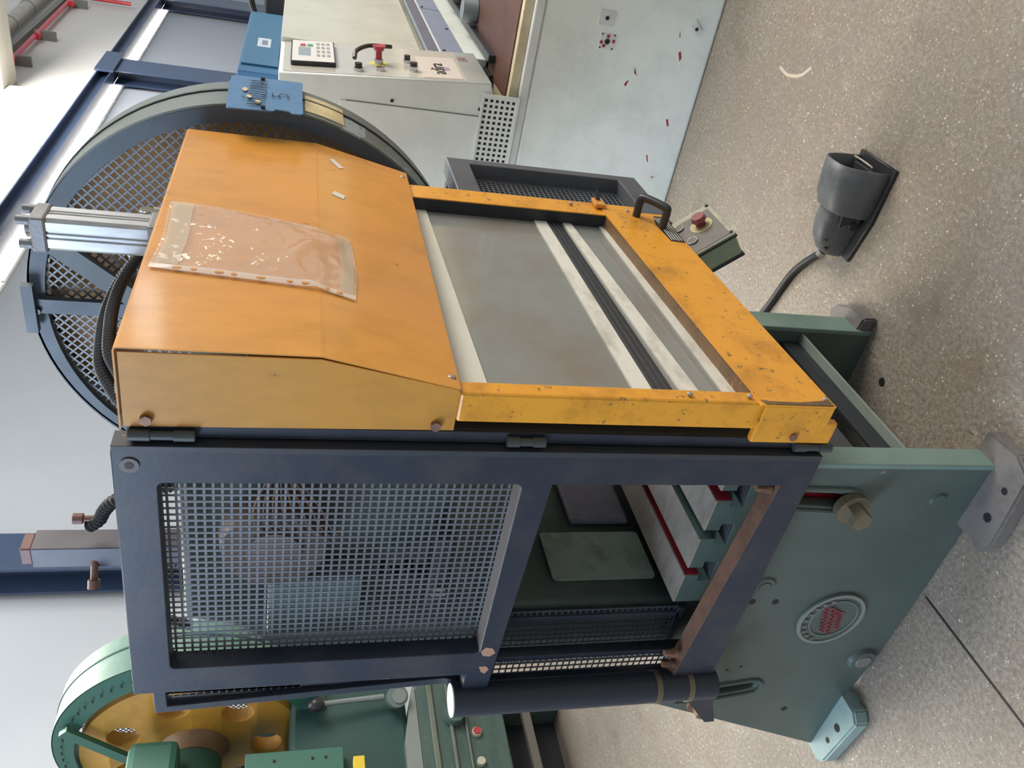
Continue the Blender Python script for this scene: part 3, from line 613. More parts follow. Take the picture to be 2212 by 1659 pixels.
# clamp cylinder on top
pc = thing('pneumatic_cylinder', (.75, -.01, 1.98), 'grey aluminium pneumatic cylinder standing up behind the orange hood', 'cylinder')
CX, CY_, s = .735, -.045, .039
def prof_box(x, y, s):
    n = .010; g = .0045
    out = []
    for a in range(4):
        ca, sa = math.cos(a*math.pi/2), math.sin(a*math.pi/2)
        for u, v in ((s, -s+.008), (s, -n), (s-g, -n+.002), (s-g, -.004), (s, -.002), (s, .002), (s-g, .004), (s-g, n-.002), (s, n), (s, s-.008), (s-.008, s)):
            out.append((x+ca*u-sa*v, y+sa*u+ca*v))
    return out
obj('barrel', quadprism(new(), [(a, b, 2.035) for a, b in prof_box(CX, CY_, s)], (0, 0, .212)), ALU, pc, 'grooved aluminium barrel')
for z0, h in ((2.246, .034), (1.982, .055)):
    cb = B('end_cap', (CX-s-.004, CX+s+.004, CY_-s-.004, CY_+s+.004, z0, z0+h), CASTALU, pc, .006, label='cast end cap')
    if z0 < 2.1: B('port', (CX+.004, CX+.022, CY_-s-.006, CY_-s, 2.005, 2.02), INK, cb)
for sx_ in (-1, 1):
    for sy_ in (-1, 1): Cy('tie_rod_nut', (CX+sx_*.029, CY_+sy_*.029, 2.28), (CX+sx_*.029, CY_+sy_*.029, 2.306), .011, CASTALU, pc, n=12)
Cy('cap_boss', (CX, CY_, 2.28), (CX, CY_, 2.296), .020, CASTALU, pc)
# lock and key on the hood top
lk = thing('key_switch', (.86, .02, 1.98), 'small key with round bow standing in a dark switch above the hood', 'switch')
B('switch_body', (.925, .965, -.02, .02, 1.965, 2.045), BLACKP, lk, .004)
obj('key_bow', cyl(new(), (.952, -.012, 2.078), (.952, -.009, 2.078), .017, 24), mat('key_nickel', '#b7b3a6', .3, .7), lk, smooth=True)
Cy('key_collar', (.952, -.01, 2.045), (.952, -.01, 2.060), .010, MATS['key_nickel'], lk)
# conduits over the hood
for k_, (dy, dz) in enumerate(((0, 0), (-.030, -.020))):
    ch = obj('conduit_hose', tube(new(), [(.82+dy, .05+dy, 2.04), (.79, .07+dy, 2.095+dz), (.70, .09+dy, 2.118+dz), (.60, .10+dy, 2.122+dz), (.50, .10+dy, 2.112+dz), (.40, .10+dy, 2.095+dz), (.32, .10+dy, 2.06+dz), (.25, .09+dy, 2.02), (.22, .08+dy, 1.95)], .0095, 12, corr=.0048, pitch=.0115), RUBBER, None,
        'front black corrugated conduit hose curving over behind the hood' if not k_ else 'rear black corrugated conduit hose curving over behind the hood', smooth=True, cat='hose')
cgl = obj('cable_gland', cyl(new(), (.80, .045, 2.075), (.845, .02, 2.105), .024, 8), mat('gland_grey', '#55585b', .5), None, 'dark grey hexagonal cable gland where the hoses enter above the hood', cat='cable gland')
# ---------------- plastic sleeve
ps = thing('document_sleeve', (.4, -.21, 1.8), 'crumpled clear plastic punched document sleeve stuck to the orange hood', 'document sleeve')
bm = new(); NU, NV = 26, 34; vv = []
def sleeve_pt(u, v):
    # u across (0 left .. 1 right), v down (0 top .. 1 bottom)
    x = (.276*(1-v)+.228*v)*(1-u)+(.576*(1-v)+.500*v)*u + .010*math.sin(v*5)*u
    z = 1.962-(.372)*v + .006*(1-u)*math.cos(u*6)+.004*u
    y = -.2065 if z > 1.66 else slope_y(z)-.001
    bul = math.sin(u*math.pi)**.7*math.sin(min(1, v*1.05)*math.pi)*.010
    cr = .006*math.sin(7*v+5*u)*math.sin(3*u+11*v*v)*min(1, 3*v)*min(1, 5*u)*min(1, 5*(1-u))
    fold = .016*math.exp(-((v-.80+.14*math.sin(u*5))**2)/.0022)*(.3+math.sin(u*math.pi))*(u < .99)
    return Vector((x, y-.001-bul-abs(cr)-fold*.6, z))
for j in range(NV+1): vv.append([bm.verts.new(sleeve_pt(i/NU, j/NV)) for i in range(NU+1)])
for j in range(NV):
    for i in range(NU): bm.faces.new((vv[j][i], vv[j][i+1], vv[j+1][i+1], vv[j+1][i]))
obj('film', bm, FILM, ps, smooth=True)
def strip_on(nm, u0, u1, v0, v1, m, n=14, off=.0016, lab=None):
    bm = new(); rows = []
    for j in range(n+1):
        v = v0+(v1-v0)*j/n; rows.append([bm.verts.new(sleeve_pt(u, v)+Vector((0, -off, 0))) for u in [u0+(u1-u0)*q/8 for q in range(9)]])
    for j in range(n):
        for i in range(8): bm.faces.new((rows[j][i], rows[j][i+1], rows[j+1][i+1], rows[j+1][i]))
    return obj(nm, bm, m, ps, lab, smooth=True)
strip_on('punched_edge', .0, .055, .0, 1.0, HEM, 30, lab='white reinforced punched edge')
strip_on('paper_edge', .06, .98, .915, .985, PAPER, 4, lab='greyish paper strip at the open end')
strip_on('paper_edge', .06, .98, .02, .13, PAPER, 4, lab='greyish paper strip at the top end')
for i, v in enumerate((.13, .21, .33, .40, .53, .67, .75, .85, .91)):
    p_ = sleeve_pt(.028, v); ln = .011 if i % 2 else .017
    plate('punch_hole', [circ(p_.x, p_.z, .0042, 14, ln/2)], .0006, (0, p_.y-.0022, 0), NY, ORANGE, ps)

# ================================================================= MESH GATE (left side)
gt = thing('mesh_gate', (0, .35, .62), 'large black framed mesh side gate hung on a round black tube', 'gate')
TH = .045
fr = plate('gate_frame', [[(0, .617), (0, 1.998), (-.668, 2.004), (-.668, 1.232), (-.735, 1.225), (-.735, 1.29)][:4] + [(-.668, 1.290), (-.72, 1.286), (-.72, 1.222), (-.664, 1.226), (-.068, 1.203), (-.068, .683), (-.60, .730), (-.735, .742), (-.80, .61), (-.76, .604)][0:0]
      + [(-.668, 1.285), (-.725, 1.283), (-.725, 1.225), (-.068, 1.203), (-.068, .682), (-.745, .728), (-.745, .617)],
      rrect(-.592, -.068, 1.262, 1.932, .014)], TH, (0, 0, 0), NX, BLACK, gt, bev=.0025, label='welded black steel frame')
B('front_flange', (-.001, .042, -.014, -.0005, .617, 1.999), mat('flange_black', '#2f343b', .5, dirt='#4c4239', dirt_amt=.3, chips='#8a6a55', chip_amt=.12, chip_scale=12), gt, .001, label='narrow front facing flange')
B('bar_top_face', (.001, .044, .070, .592, 1.262, 1.266), mat('bar_top_lit', '#8b8075', .5, .2, dirt='#6b625a', dirt_amt=.3), gt, label='top of the middle bar with the light painted in')  # light falling on the bar top is put into this paler colour
B('lower_bar_top', (.001, .044, .070, .735, .682, .7), RUST, gt, label='rust brown worn top edge of the lower bar') if 0 else obj('lower_bar_top', quadprism(new(), [(.001, .070, .6825), (.001, .740, .7285), (.001, .740, .7315), (.001, .070, .6855)], (.044, 0, 0)), RUST, gt, 'rust brown worn top of the lower bar')
gb = new(); gridbars(gb, -.600, -.060, 1.255, 1.940, 0.0165, .0165, .0048, .0048, .0018, (.047, 0, 0), NX)
obj('mesh_screen', gb, MESHM, gt, kind='stuff')
tb = thing('pivot_tube', (0, .765, .6), 'thick round black steel tube carrying the mesh gate', 'tube')
Cy('tube_shell', (.0, .765, .605), (.0, .765, 1.305), .040, mat('tube_black', '#2a303b', .42, dirt='#2c2e33', dirt_amt=.3), tb, n=36)
Cy('tube_cap', (0, .765, 1.305), (0, .765, 1.308), .0395, mat('cap_white', '#e4e2e2', .4), tb, n=36, label='pale tube end cap')
for z in (.765, .675): Cy('clamp_ring', (0, .765, z), (0, .765, z+.015), .0425, mat('ring_brass', '#77705b', .4, .5, dirt='#46433d', dirt_amt=.4), tb, n=36)
obj('tube_foot', quadprism(new(), [(.02, .79, .60), (.02, .93, .545), (.02, .93, .575), (.02, .80, .68)], (-.03, 0, 0)), BLACK, tb)
# bolts at the lower bar
for y, z in ((.655, .760), (.70, .752), (.095, .715)):
    hexbolt('gate_bolt', (.02, y, z-.025), (0, 0, 1), .009, .035, RUST, gt, washer=.012)
Cy('weld_washer', (-.0025, .028, 1.972), (.004, .028, 1.972), .016, mat('washer_rust', '#5d514c', .5), gt, n=20)
Cy('weld_hole', (-.0032, .028, 1.972), (.004, .028, 1.972), .0075, INK, gt, n=16)
COP = mat('bare_primer', '#a9846f', .55)
for pts in ([(-.585, 1.262), (-.600, 1.255), (-.604, 1.238), (-.592, 1.226), (-.575, 1.235), (-.570, 1.252)], [(-.640, 1.258), (-.660, 1.250), (-.668, 1.240), (-.652, 1.232), (-.640, 1.240)]):
    plate('paint_chip', [pts], .0006, (-.0006, 0, 0), NX, COP, gt)
# rear panels of the cage
rg = thing('rear_mesh_panel', (.05, .74, .7), 'narrow mesh panel continuing behind the left mesh gate', 'mesh panel')
plate('panel_frame', [[(-.675, .70), (-.675, 1.978), (-.806, 1.975), (-.760, 1.32), (-.80, 1.25), (-.80, .70)], [(-.69, .72), (-.69, 1.955), (-.787, 1.952), (-.742, 1.32), (-.775, 1.23), (-.775, .72)]], .03, (.045, 0, 0), NX, BLACK, rg, bev=.002)
gb = new(); gridbars(gb, -.757, -.685, .715, 1.955, .0165, .0165, .0042, .0042, .0018, (.06, 0, 0), NX); gridbars(gb, -.788, -.757, 1.66, 1.955, .0165, .0165, .0042, .0042, .0018, (.06, 0, 0), NX); obj('mesh_screen', gb, MESHM, rg, kind='stuff')
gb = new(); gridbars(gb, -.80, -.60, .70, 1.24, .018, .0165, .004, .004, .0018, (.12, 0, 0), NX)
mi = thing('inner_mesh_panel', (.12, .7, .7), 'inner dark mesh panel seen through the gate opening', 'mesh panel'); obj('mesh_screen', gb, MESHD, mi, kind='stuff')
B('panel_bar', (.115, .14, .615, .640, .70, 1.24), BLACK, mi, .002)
B('panel_bar', (.115, .14, .60, .80, .69, .71), BLACK, mi, .002)
# square stand tube above the gate
st = thing('stand_tube', (.3, .53, 1.95), 'square dark steel tube with rusty cap rising above the mesh gate', 'tube')
B('square_tube', (.262, .322, .50, .558, 1.905, 2.245), mat('stand_dark', '#4a4b57', .45, dirt='#5c4440', dirt_amt=.3, dirt_scale=8), st, .002)
B('tube_plug', (.267, .317, .505, .553, 2.245, 2.268), mat('plug_rust', '#6b4b46', .5, .2), st, .003)
obj('clamp_screw', cyl(new(), (.27, .54, 2.12), (.24, .585, 2.12), .008, 12), mat('screw_rust', '#7a5549', .5), st, smooth=True)
Cy('clamp_screw_head', (.243, .58, 2.12), (.232, .597, 2.12), .013, MATS['screw_rust'], st, n=16)
Cy('lock_screw', (.29, .435, 2.10), (.29, .435, 2.14), .007, MATS['screw_rust'], st, n=12)
Cy('lock_screw_head', (.29, .435, 2.138), (.29, .435, 2.158), .012, MATS['screw_rust'], st, n=14)
obj('conduit_hose', tube(new(), [(.29, .46, 2.13), (.285, .435, 2.105), (.28, .40, 2.09), (.27, .36, 2.06), (.26, .32, 1.99), (.255, .30, 1.92)], .011, 12, corr=.0045, pitch=.0115), RUBBER, None, 'short corrugated conduit looping down beside the square tube', smooth=True, cat='hose')
obj('conduit_hose', tube(new(), [(.34, .60, 1.92), (.29, .62, 2.01), (.26, .67, 2.035), (.25, .72, 2.00), (.25, .76, 1.92)], .011, 12, corr=.0035, pitch=.011), RUBBER, None, 'corrugated conduit arching just above the top rail of the mesh gate', smooth=True, cat='hose')

# ================================================================= RIGHT BLACK GUARD
rgd = thing('right_side_guard', (1.15, -.09, .62), 'charcoal framed mesh guard on the right of the orange door', 'machine guard')
plate('guard_frame', [[(.985, .618), (1.335, .622), (1.335, 1.256), (.985, 1.256)], rrect(1.075, 1.302, .685, 1.192, .012)], .055, (0, -.10, 0), NY, GREYFR, rgd, bev=.003)
gb = new(); gridbars(gb, 1.06, 1.31, .675, 1.20, .0165, .0165, .0045, .0042, .0018, (0, -.055, 0), NY); obj('mesh_screen', gb, MESHM, rgd, kind='stuff')
B('guard_return', (1.300, 1.335, -.05, .28, .62, 1.25), BLACK2, rgd, .003)
B('guard_top_edge', (.99, 1.334, -.10, -.045, 1.256, 1.259), mat('edge_lit_pale', '#8e99ac', .45), rgd, label='top edge of the frame, painted pale as lit')  # upward face of the charcoal frame, its light painted as pale blue
# ---------------- push button box
bx = thing('push_button_box', (1.04, -.05, .45), 'grey green control box with red mushroom button below the black guard', 'control box')
al = R(51); P0 = Vector((.93, -.113, .43)); ux = Vector((1, 0, 0)); uy = Vector((0, math.cos(al), math.sin(al))); un = ux.cross(uy)
mt = Matrix((ux, uy, un)).transposed().to_4x4(); mt.translation = P0
def bbox(nm, d, m, bev=.0, label=None, parent=bx):
    return obj(nm, box(new(), *d, bev=bev, mtx=mt), m, parent, label)
bbox('box_body', (.0, .212, .004, .30, -.085, -.014), BOXGREEN, .008)
bbox('box_gasket', (-.003, .215, .0, .303, -.016, -.010), BLACKP, .002)
bbox('box_base_rim', (-.003, .215, .0, .303, -.092, -.082), BLACKP, .003)
lid = bbox('box_lid', (-.002, .214, .001, .302, -.010, .0), mat('lid_edge', '#a7a58f', .5, dirt='#706b58', dirt_amt=.4, dirt_scale=16), .004)
bbox('lid_face', (.004, .186, .016, .286, .0, .002), BOXGREY, .001)
bc = mt @ Vector((.118, .066, 0))
obj('button_disc', cyl(new(), bc, bc+un*.004, .036, 32), YLW, bx, 'pale yellow disc under the red button', smooth=True)
obj('button_stem', cyl(new(), bc, bc+un*.028, .016, 24), mat('stem_red', '#7c2a30', .5), bx, smooth=True)
obj('mushroom_head', cyl(new(), bc+un*.026, bc+un*.040, .024, 32, .020), REDD, bx, 'dusty red mushroom head', smooth=True)
for yy, xx in ((.128, .160), (.118, .065)):
    q = mt @ Vector((xx, yy+.0, 0)); obj('push_button', cyl(new(), q, q+un*.007, .016, 24), BOXGREY, bx, smooth=True)
    t_ = new(); pts = [q+un*.007+.0155*(math.cos(2*math.pi*i/24)*ux+math.sin(2*math.pi*i/24)*uy) for i in range(25)]; obj('button_ring', tube(t_, pts, .0013, 6, k=0), mat('ring_chrome', '#c9c7bd', .3, .6), bx)
for cx_, cy_ in ((.010, .012), (.204, .012), (.010, .290), (.204, .290)):
    q = mt @ Vector((cx_, cy_, 0)); obj('lid_screw', cyl(new(), q, q+un*.003, .006, 12), INK, bx)
B('box_bracket', (1.06, 1.12, -.0445, .046, .63, .66), BLACK2, bx)

# ================================================================= FOOT PEDAL
fp = thing('foot_pedal', (1.0, -.2, 0), 'charcoal hooded foot pedal switch on the concrete floor', 'foot pedal')
def pedal_sec(y, wx, h, cx_=.985, z0=.012, n=14, top=.55):
    pts = []
    for i in range(n+1):
        a = math.pi*i/n; c_, s_ = math.cos(a), math.sin(a)
        pts.append(Vector((cx_+wx*(abs(c_)**top)*(1 if c_ > 0 else -1), y, z0+h*(s_**.75 if s_ > 0 else 0))))
    return pts
def loft(secs, close=False):
    bm = new(); rows = [[bm.verts.new(p) for p in s_] for s_ in secs]
    for a, b in zip(rows, rows[1:]):
        for i in range(len(a)-1): bm.faces.new((a[i], a[i+1], b[i+1], b[i]))
    return bm, rows
def shell(name, secs, m, parent, t=.004, label=None):
    bm, rows = loft(secs); o = obj(name, bm, m, parent, label, smooth=True)
    md = o.modifiers.new('thickness', 'SOLIDIFY'); md.thickness = t; md.offset = 0; return o
shell('hood_shell', [pedal_sec(-.345+.03*0, .082, .150, .99), pedal_sec(-.30, .083, .146, .99), pedal_sec(-.24, .082, .138, .99), pedal_sec(-.200, .076, .120, .99), pedal_sec(-.19, .058, .095, .99)], PEDAL, fp, label='arched toe hood')
bm, rows = loft([pedal_sec(-.20, .055, .105, 1.0), pedal_sec(-.15, .052, .110, 1.0), pedal_sec(-.10, .046, .100, 1.0), pedal_sec(-.055, .036, .070, 1.0), pedal_sec(-.045, .030, .050, 1.0)])
bm.faces.new(rows[-1]); bm.faces.new(rows[0][::-1]); obj('switch_housing', bm, PEDAL, fp, smooth=True)
plate('base_plate', [[(.895, -.36), (1.08, -.36), (1.082, -.19), (1.06, -.06), (.93, -.05), (.90, -.19)]], .014, (0, 0, .014), ((1, 0, 0), (0, 1, 0)), BLACKP, fp, bev=.002)
bm = new(); box(bm, .935, 1.045, -.335, -.21, .035, .048, .003, Matrix.Translation((0, 0, 0)))
obj('treadle', bm, RUBBER, fp)
obj('treadle_wire', tube(new(), [(.945, -.345, .055), (.945, -.352, .062), (1.03, -.352, .062), (1.03, -.345, .055)], .003, 8, k=3), STEEL, fp)
obj('side_web', quadprism(new(), [(.935, -.19, .09), (.935, -.155, .085), (.925, -.19, .04)], (.01, 0, 0)), BLACKP, fp)
Cy('pivot_boss', (.93, -.165, .04), (.95, -.165, .04), .014, RUBBER, fp)
for y, z in ((-.07, .085), (-.10, .10)): Cy('housing_screw', (.962, y, z-.01), (.97, y, z-.005), .005, INK, fp, n=10)
hp = thing('pedal_hose', (1.15, .15, 0), 'black cable hose lying on the floor from pedal to press', 'hose')
obj('hose_run', tube(new(), [(1.005, -.06, .045), (1.03, -.03, .035), (1.07, .0, .02), (1.13, .065, .015), (1.17, .13, .014), (1.195, .20, .014), (1.225, .29, .014), (1.27, .40, .014), (1.33, .55, .014)], .0125, 12), RUBBER, hp, smooth=True)
Cy('hose_ferrule', (1.022, -.040, .039), (1.038, -.020, .034), .0155, mat('ferrule_grey', '#8b8984', .4, .5), hp)

# ================================================================= GUILLOTINE SHEAR (right, behind)
sh = thing('guillotine_shear', (3.5, 0, 0), 'large pale grey guillotine shear with slanted control panel', 'shear machine')
SX = 2.31
B('bed_end', (SX, 9, -1.8, .62, .0, .765), WHITEG, sh, .012, label='chipped pale grey end of the shear bed')
B('bed_lip', (SX-.004, 9, -1.8, .60, .765, .806), mat('lip_white', '#d8dbd8', .4, dirt='#a9a79a', dirt_amt=.3), sh, .006)
B('bed_ledge', (SX+.02, 9, -1.8, .55, .806, .846), IVORY, sh, .004, label='worn ivory edge along the table')
B('table_band', (SX+.06, 9, -1.2, -.02, .846, .852), TBROWN, sh, label='brown rusty table strip')
for i, (y, z) in enumerate(((-.325, .475), (-.414, .498), (-.425, .101))):
    m_ = mat('patch_plate_white', '#d2d6d3', .45, dirt='#a7aaa5', dirt_amt=.2)
    if i == 2:
        obj('cover_tag', quadprism(new(), [(SX-.004, -.395, .083), (SX-.004, -.425, .073), (SX-.004, -.462, .112), (SX-.004, -.435, .124)], (-.004, 0, 0)), m_, sh); Cy('tag_hole', (SX-.010, -.428, .099), (SX, -.428, .099), .007, INK, sh, n=14)
    else:
        plate('patch_plate', [rrect(-y-.030, -y+.030, z-.034, z+.034, .008)], .002, (SX-.002, 0, 0), NX, m_, sh); pp = Cy('patch_hole', (SX-.0045, y, z), (SX, y, z), .011 if i == 0 else .008, INK, sh, n=16)
        if i == 0:
            for dy, dz in ((-.023, .0), (.02, .013), (-.004, -.03), (.006, .028)):
                obj('red_primer_spot', cyl(new(), (SX-.0042, y+dy*.9, z+dz*.9), (SX-.003, y+dy*.9, z+dz*.9), .007, 10), mat('primer_red', '#9b3337', .6), sh)
            for dy in (-.027, .027):
                for dz in (-.027, .027): Cy('patch_screw', (SX-.0045, y+dy, z+dz), (SX, y+dy, z+dz), .0035, INK, sh, n=8)
for pts in ([(-.16, .36), (-.15, .345), (-.19, .33), (-.18, .35)], [(-.25, .33), (-.20, .30), (-.215, .325)], [(-.05, .11), (-.01, .09), (0, .10), (-.045, .125)], [(-.34, .14), (-.30, .12), (-.28, .13), (-.33, .155)], [(.12, .16), (.17, .14), (.165, .15), (.125, .17)], [(-.42, .17), (-.38, .155), (-.385, .165)]):
    ca = sum(p[0] for p in pts)/len(pts); cb = sum(p[1] for p in pts)/len(pts)
    plate('red_scrape', [[(-(ca+(a-ca)*.7), cb+(b-cb)*.6) for a, b in pts]], .0006, (SX-.0006, 0, 0), NX, mat('primer_red', '#9b3337', .6), sh)
# end housing
plate('end_housing', [[(.085, .935), (.020, 1.782), (-.7, 1.782), (-.7, .90), (-.03, .90)]], .49, (SX, 0, 0), NX, WHITEH, sh, bev=.006, label='tall pale grey end housing')
B('housing_seam', (SX-.0015, SX, .048, .052, .92, 1.52), mat('seam_grey', '#7b8583', .6), sh)
B('housing_cover', (SX-.004, SX, .052, .69, .905, 1.545), WHITEH, sh, .001)
for y, z in ((.030, 1.335), (.02, .965)): Cy('housing_screw', (SX-.003, y, z), (SX, y, z), .007, INK, sh, n=12)
# slanted control panel on the front (normal mostly -Y)
pn0 = Vector((SX, -.0865, .93)); vv_ = (Vector((SX, -.0225, 1.782))-pn0).normalized(); PB = (Vector((1, 0, 0)), vv_)
cpn = plate('control_panel', [rrect(.015, .475, .10, .845, .004)], .002, pn0+Vector((0, -.0062, 0)), PB, mat('panel_sheet', '#d9d5c8', .25, .2, dirt='#b9b3a2', dirt_amt=.2, coat=.6), sh, label='control panel with keypad and buttons')
def pp_(u, v, d=0): return pn0+Vector((0, -.0062, 0))+Vector((u, 0, 0))+vv_*v+Vector((1, 0, 0)).cross(vv_)*d
kb = plate('keypad_unit', [rrect(.10, .44, .635, .815, .006)], .02, pp_(0, 0, .018), PB, BLACKP, cpn)
plate('keypad_face', [rrect(.105, .435, .64, .81, .004)], .001, pp_(0, 0, .019), PB, PANELW, cpn)
plate('keypad_display', [rrect(.19, .32, .735, .785, .002)], .001, pp_(0, 0, .020), PB, LCD, cpn)
for i, c_ in enumerate((REDB, mat('green_key', '#4e9a63', .4))): plate('keypad_key', [rrect(.335, .375, .755-.03*i, .778-.03*i, .004)], .001, pp_(0, 0, .020), PB, c_, cpn)
for r_ in range(4):
    for c_ in range(3): plate('keypad_key', [rrect(.16+.062*r_+.02, .195+.062*r_+.02, .655+.021*c_, .669+.021*c_, .002)], .001, pp_(0, 0, .020), PB, mat('key_grey', '#9c9c98', .5), cpn)
n_ = Vector((1, 0, 0)).cross(vv_)
def knob(u, v, r, h, m, nm='panel_knob', lab=None, rb=None): return obj(nm, cyl(new(), pp_(u, v), pp_(u, v, h), r, 24, rb), m, cpn, lab, smooth=True)
CHR = mat('chrome', '#c9c9c9', .2, .9)
knob(.08, .545, .020, .012, CHR); knob(.08, .545, .015, .030, BLACKP, 'key_switch_knob')
obj('key_tag', tube(new(), [pp_(.11, .56, .04), pp_(.15, .55, .06), pp_(.20, .50, .07), pp_(.23, .44, .065), pp_(.25, .40, .06)], .009, 8), BLACKP, cpn, 'black key fob hanging from the panel key', smooth=True)
knob(.20, .455, .019, .020, CHR); knob(.20, .455, .013, .055, REDB, 'stop_button_stem'); knob(.20, .455, .026, .0, REDB, 'x') if 0 else obj('stop_button', cyl(new(), pp_(.20, .455, .055), pp_(.20, .455, .075), .020, 24, .029), REDB, cpn, 'red mushroom stop button', smooth=True)
plate('stop_label', [circ(.20, .455, .042, 28)], .001, pp_(0, 0, .001), PB, mat('label_yellow', '#d9cf7c', .5), cpn)
knob(.10, .455, .018, .014, CHR)
knob(.25, .33, .017, .012, CHR); knob(.25, .33, .013, .030, BLACKP); knob(.12, .315, .018, .020, CHR); knob(.12, .315, .015, .035, BLACKP)
plate('logo_plate', [rrect(.03, .36, .115, .285, .003)], .0015, pp_(0, 0, .002), PB, mat('logo_sheet', '#e6ddcf', .25, coat=.5), cpn)
text('logo_word', 'adira', .085, pp_(.17, .205, .0032), PB, INK, cpn, t=.0004)
plate('logo_mark', [[(.15, .155), (.20, .155), (.20, .18), (.15, .18)]], .0004, pp_(0, 0, .003), PB, mat('logo_lilac', '#a791a8', .5), cpn)
text('painted_letters', 'LW', .06, pp_(.36, .07, .0012), PB, mat('letters_red_brown', '#a4645a', .5), cpn, t=.0003, sx=.7)
# beam front
BX = SX+.49
B('beam_panel', (BX, 9, -.045, .65, 1.16, 1.79), CREAM, sh, .004, label='glossy cream front panel of the shear beam')
B('guard_strip', (BX, 9, -.075, -.045, 1.085, 1.145), mat('bright_aluminium', '#b9cbe0', .2, .8), sh, .004, label='bright aluminium strip')
B('apron', (BX, 9, -.07, .0, .86, 1.10), WHITEG, sh, .003)
for i in range(5): B('apron_plate', (BX+.01+i*.95, BX+.94+i*.95, -.075, -.07, .965, 1.075), PLATEB, sh, .001, label=None)
for i in range(8): Cy('apron_screw', (BX+.04+i*.47, -.079, .985 if i % 2 else 1.06), (BX+.04+i*.47, -.07, .985 if i % 2 else 1.06), .007, INK, sh, n=10)
B('black_guard_bar', (BX-.14, 9, -.125, -.09, .835, .885), BLACKP, sh, .004, label='black bar along the cutting line')
B('hold_down_plate', (BX+.30, 9, -.30, -.285, .87, 1.02), mat('hold_down_blue', '#a7aebf', .4, .2), sh, .004) if 0 else None
for i in range(4):
    Cy('hold_down', (3.25+i*.55, -.19, .855), (3.25+i*.55, -.19, .93), .055, mat('hold_down_grey', '#8f9a9c', .4, .3), sh, n=20)
B('blade_recess', (BX-.15, 9, -.04, .3, .846, .87), BLACKP, sh)
pe_ = thing('perforated_side_cover', (SX, .1, .9), 'small pale perforated cover between shear bed and end housing', 'cover')
plate('cover_frame', [[(.05, .80), (.05, .965), (-.30, .965), (-.30, .80)], [(.035, .812), (.035, .955), (-.29, .955), (-.29, .812)]], .006, (SX-.012, 0, 0), NX, WHITEH, pe_)
gb = new(); gridbars(gb, -.29, .035, .812, .955, .0225, .0225, .011, .011, .002, (SX-.008, 0, 0), NX); obj('perforated_sheet', gb, WHITEH, pe_, kind='stuff')
B('cover_back', (SX-.006, SX-.0045, -.035, .29, .81, .955), INK, pe_)
# blue cabinet
bcab = thing('blue_cabinet', (3.2, .3, 1.4), 'blue electrical cabinet rising behind the shear', 'cabinet')
B('cabinet_body', (2.63, 3.75, .075, .62, 1.792, 1.965), BLUEC, bcab, .006)
B('cabinet_door', (2.72, 3.72, .065, .075, 1.797, 1.955), mat('cabinet_door_blue', '#366687', .5), bcab, .003)
plate('warning_tag', [rrect(3.02, 3.18, 1.84, 1.90, .008)], .001, (0, .0645, 0), NY, mat('tag_pale', '#b9c2cf', .4), bcab)
plate('warning_symbol', [[(3.06, 1.855), (3.14, 1.855), (3.14, 1.88), (3.06, 1.88)]], .0006, (0, .0636, 0), NY, mat('tag_grey', '#6d7c92', .4), bcab)
# dark fittings beyond
vb = thing('valve_block', (3.9, .1, 1.8), 'dark valve block with hoses beyond the blue cabinet', 'valve block')
B('block', (3.85, 4.1, .0, .25, 1.792, 1.90), BLACKP, vb, .01)
for i in range(4): obj('valve_hose', tube(new(), [(3.88+.05*i, .02, 1.88), (3.9+.05*i, -.02, 1.95), (3.95+.05*i, .05, 1.98), (4.0, .15, 1.95)], .014, 8), RUBBER, vb, smooth=True)

# ================================================================= GREEN PRESS ON THE LEFT
gp = thing('green_press', (1.4, 3.7, 0), 'dark green press with yellow flywheel, far left behind the mesh gate', 'press')
YC, ZC = 3.765, 2.15
holes = [circ(-(YC-.405*math.cos(R(a))), ZC+.405*math.sin(R(a)), .092, 28) for a in [66-51.43*i for i in range(7)]]
plate('yellow_flywheel', [circ(-YC, ZC, .61, 80)]+holes, .09, (1.80, 0, 0), NX, YEL, gp, bev=.006, label='yellow flywheel with seven round holes', smooth=True)
band('wheel_rim_shadow', 1.86, 2.0, .61, .05, YC, ZC, CAST, gp)
bm = new(); cyl(bm, (1.72, YC, ZC), (1.80, YC, ZC), .15, 40, .20); obj('wheel_hub', bm, mat('hub_ochre', '#8f6f4d', .5, dirt='#5b4638', dirt_amt=.4), gp, smooth=True)
plate('cover_ring', [circ(-3.66, 2.13, .755, 90), circ(-3.72, 2.14, .64, 90)], .012, (1.78, 0, 0), NX, MGREEN, gp, label='green ring of the wheel cover')
for i in range(46):
    a = R(20+i*5.2); obj('ring_slit', box(new(), 1.764, 1.7675, 3.69-.700*math.cos(a)-.012, 3.69-.700*math.cos(a)+.012, 2.135+.700*math.sin(a)-.005, 2.135+.700*math.sin(a)+.005), INK, gp)
band('cover_band', 1.78, 2.03, .757, .006, 3.66, 2.13, mat('pale_green_band', '#5c7d70', .42, dirt='#93a79b', dirt_amt=.3, dirt_scale=5), gp, label='paler green outer band')
band('cover_bead', 1.93, 1.94, .762, .008, 3.66, 2.13, DGREEN, gp)
gb = new(); gridbars(gb, 0, 0, 0, 0, .030, 0, .006, 0, .002, (2.03, 0, 0), NX, clip=(-3.66, 2.13, .70), diag=True); obj('rear_mesh', gb, mat('rear_mesh_grey', '#5f6a6c', .5), gp, kind='stuff')
def bar3(nm, p, q, wd, th, m, parent=gp):
    p, q = Vector(p), Vector(q); d = (q-p).normalized(); nn = d.cross(Vector((1, 0, 0))).normalized()*wd/2
    obj(nm, quadprism(new(), [p-nn, q-nn, q+nn, p+nn], (-th, 0, 0)), m, parent)
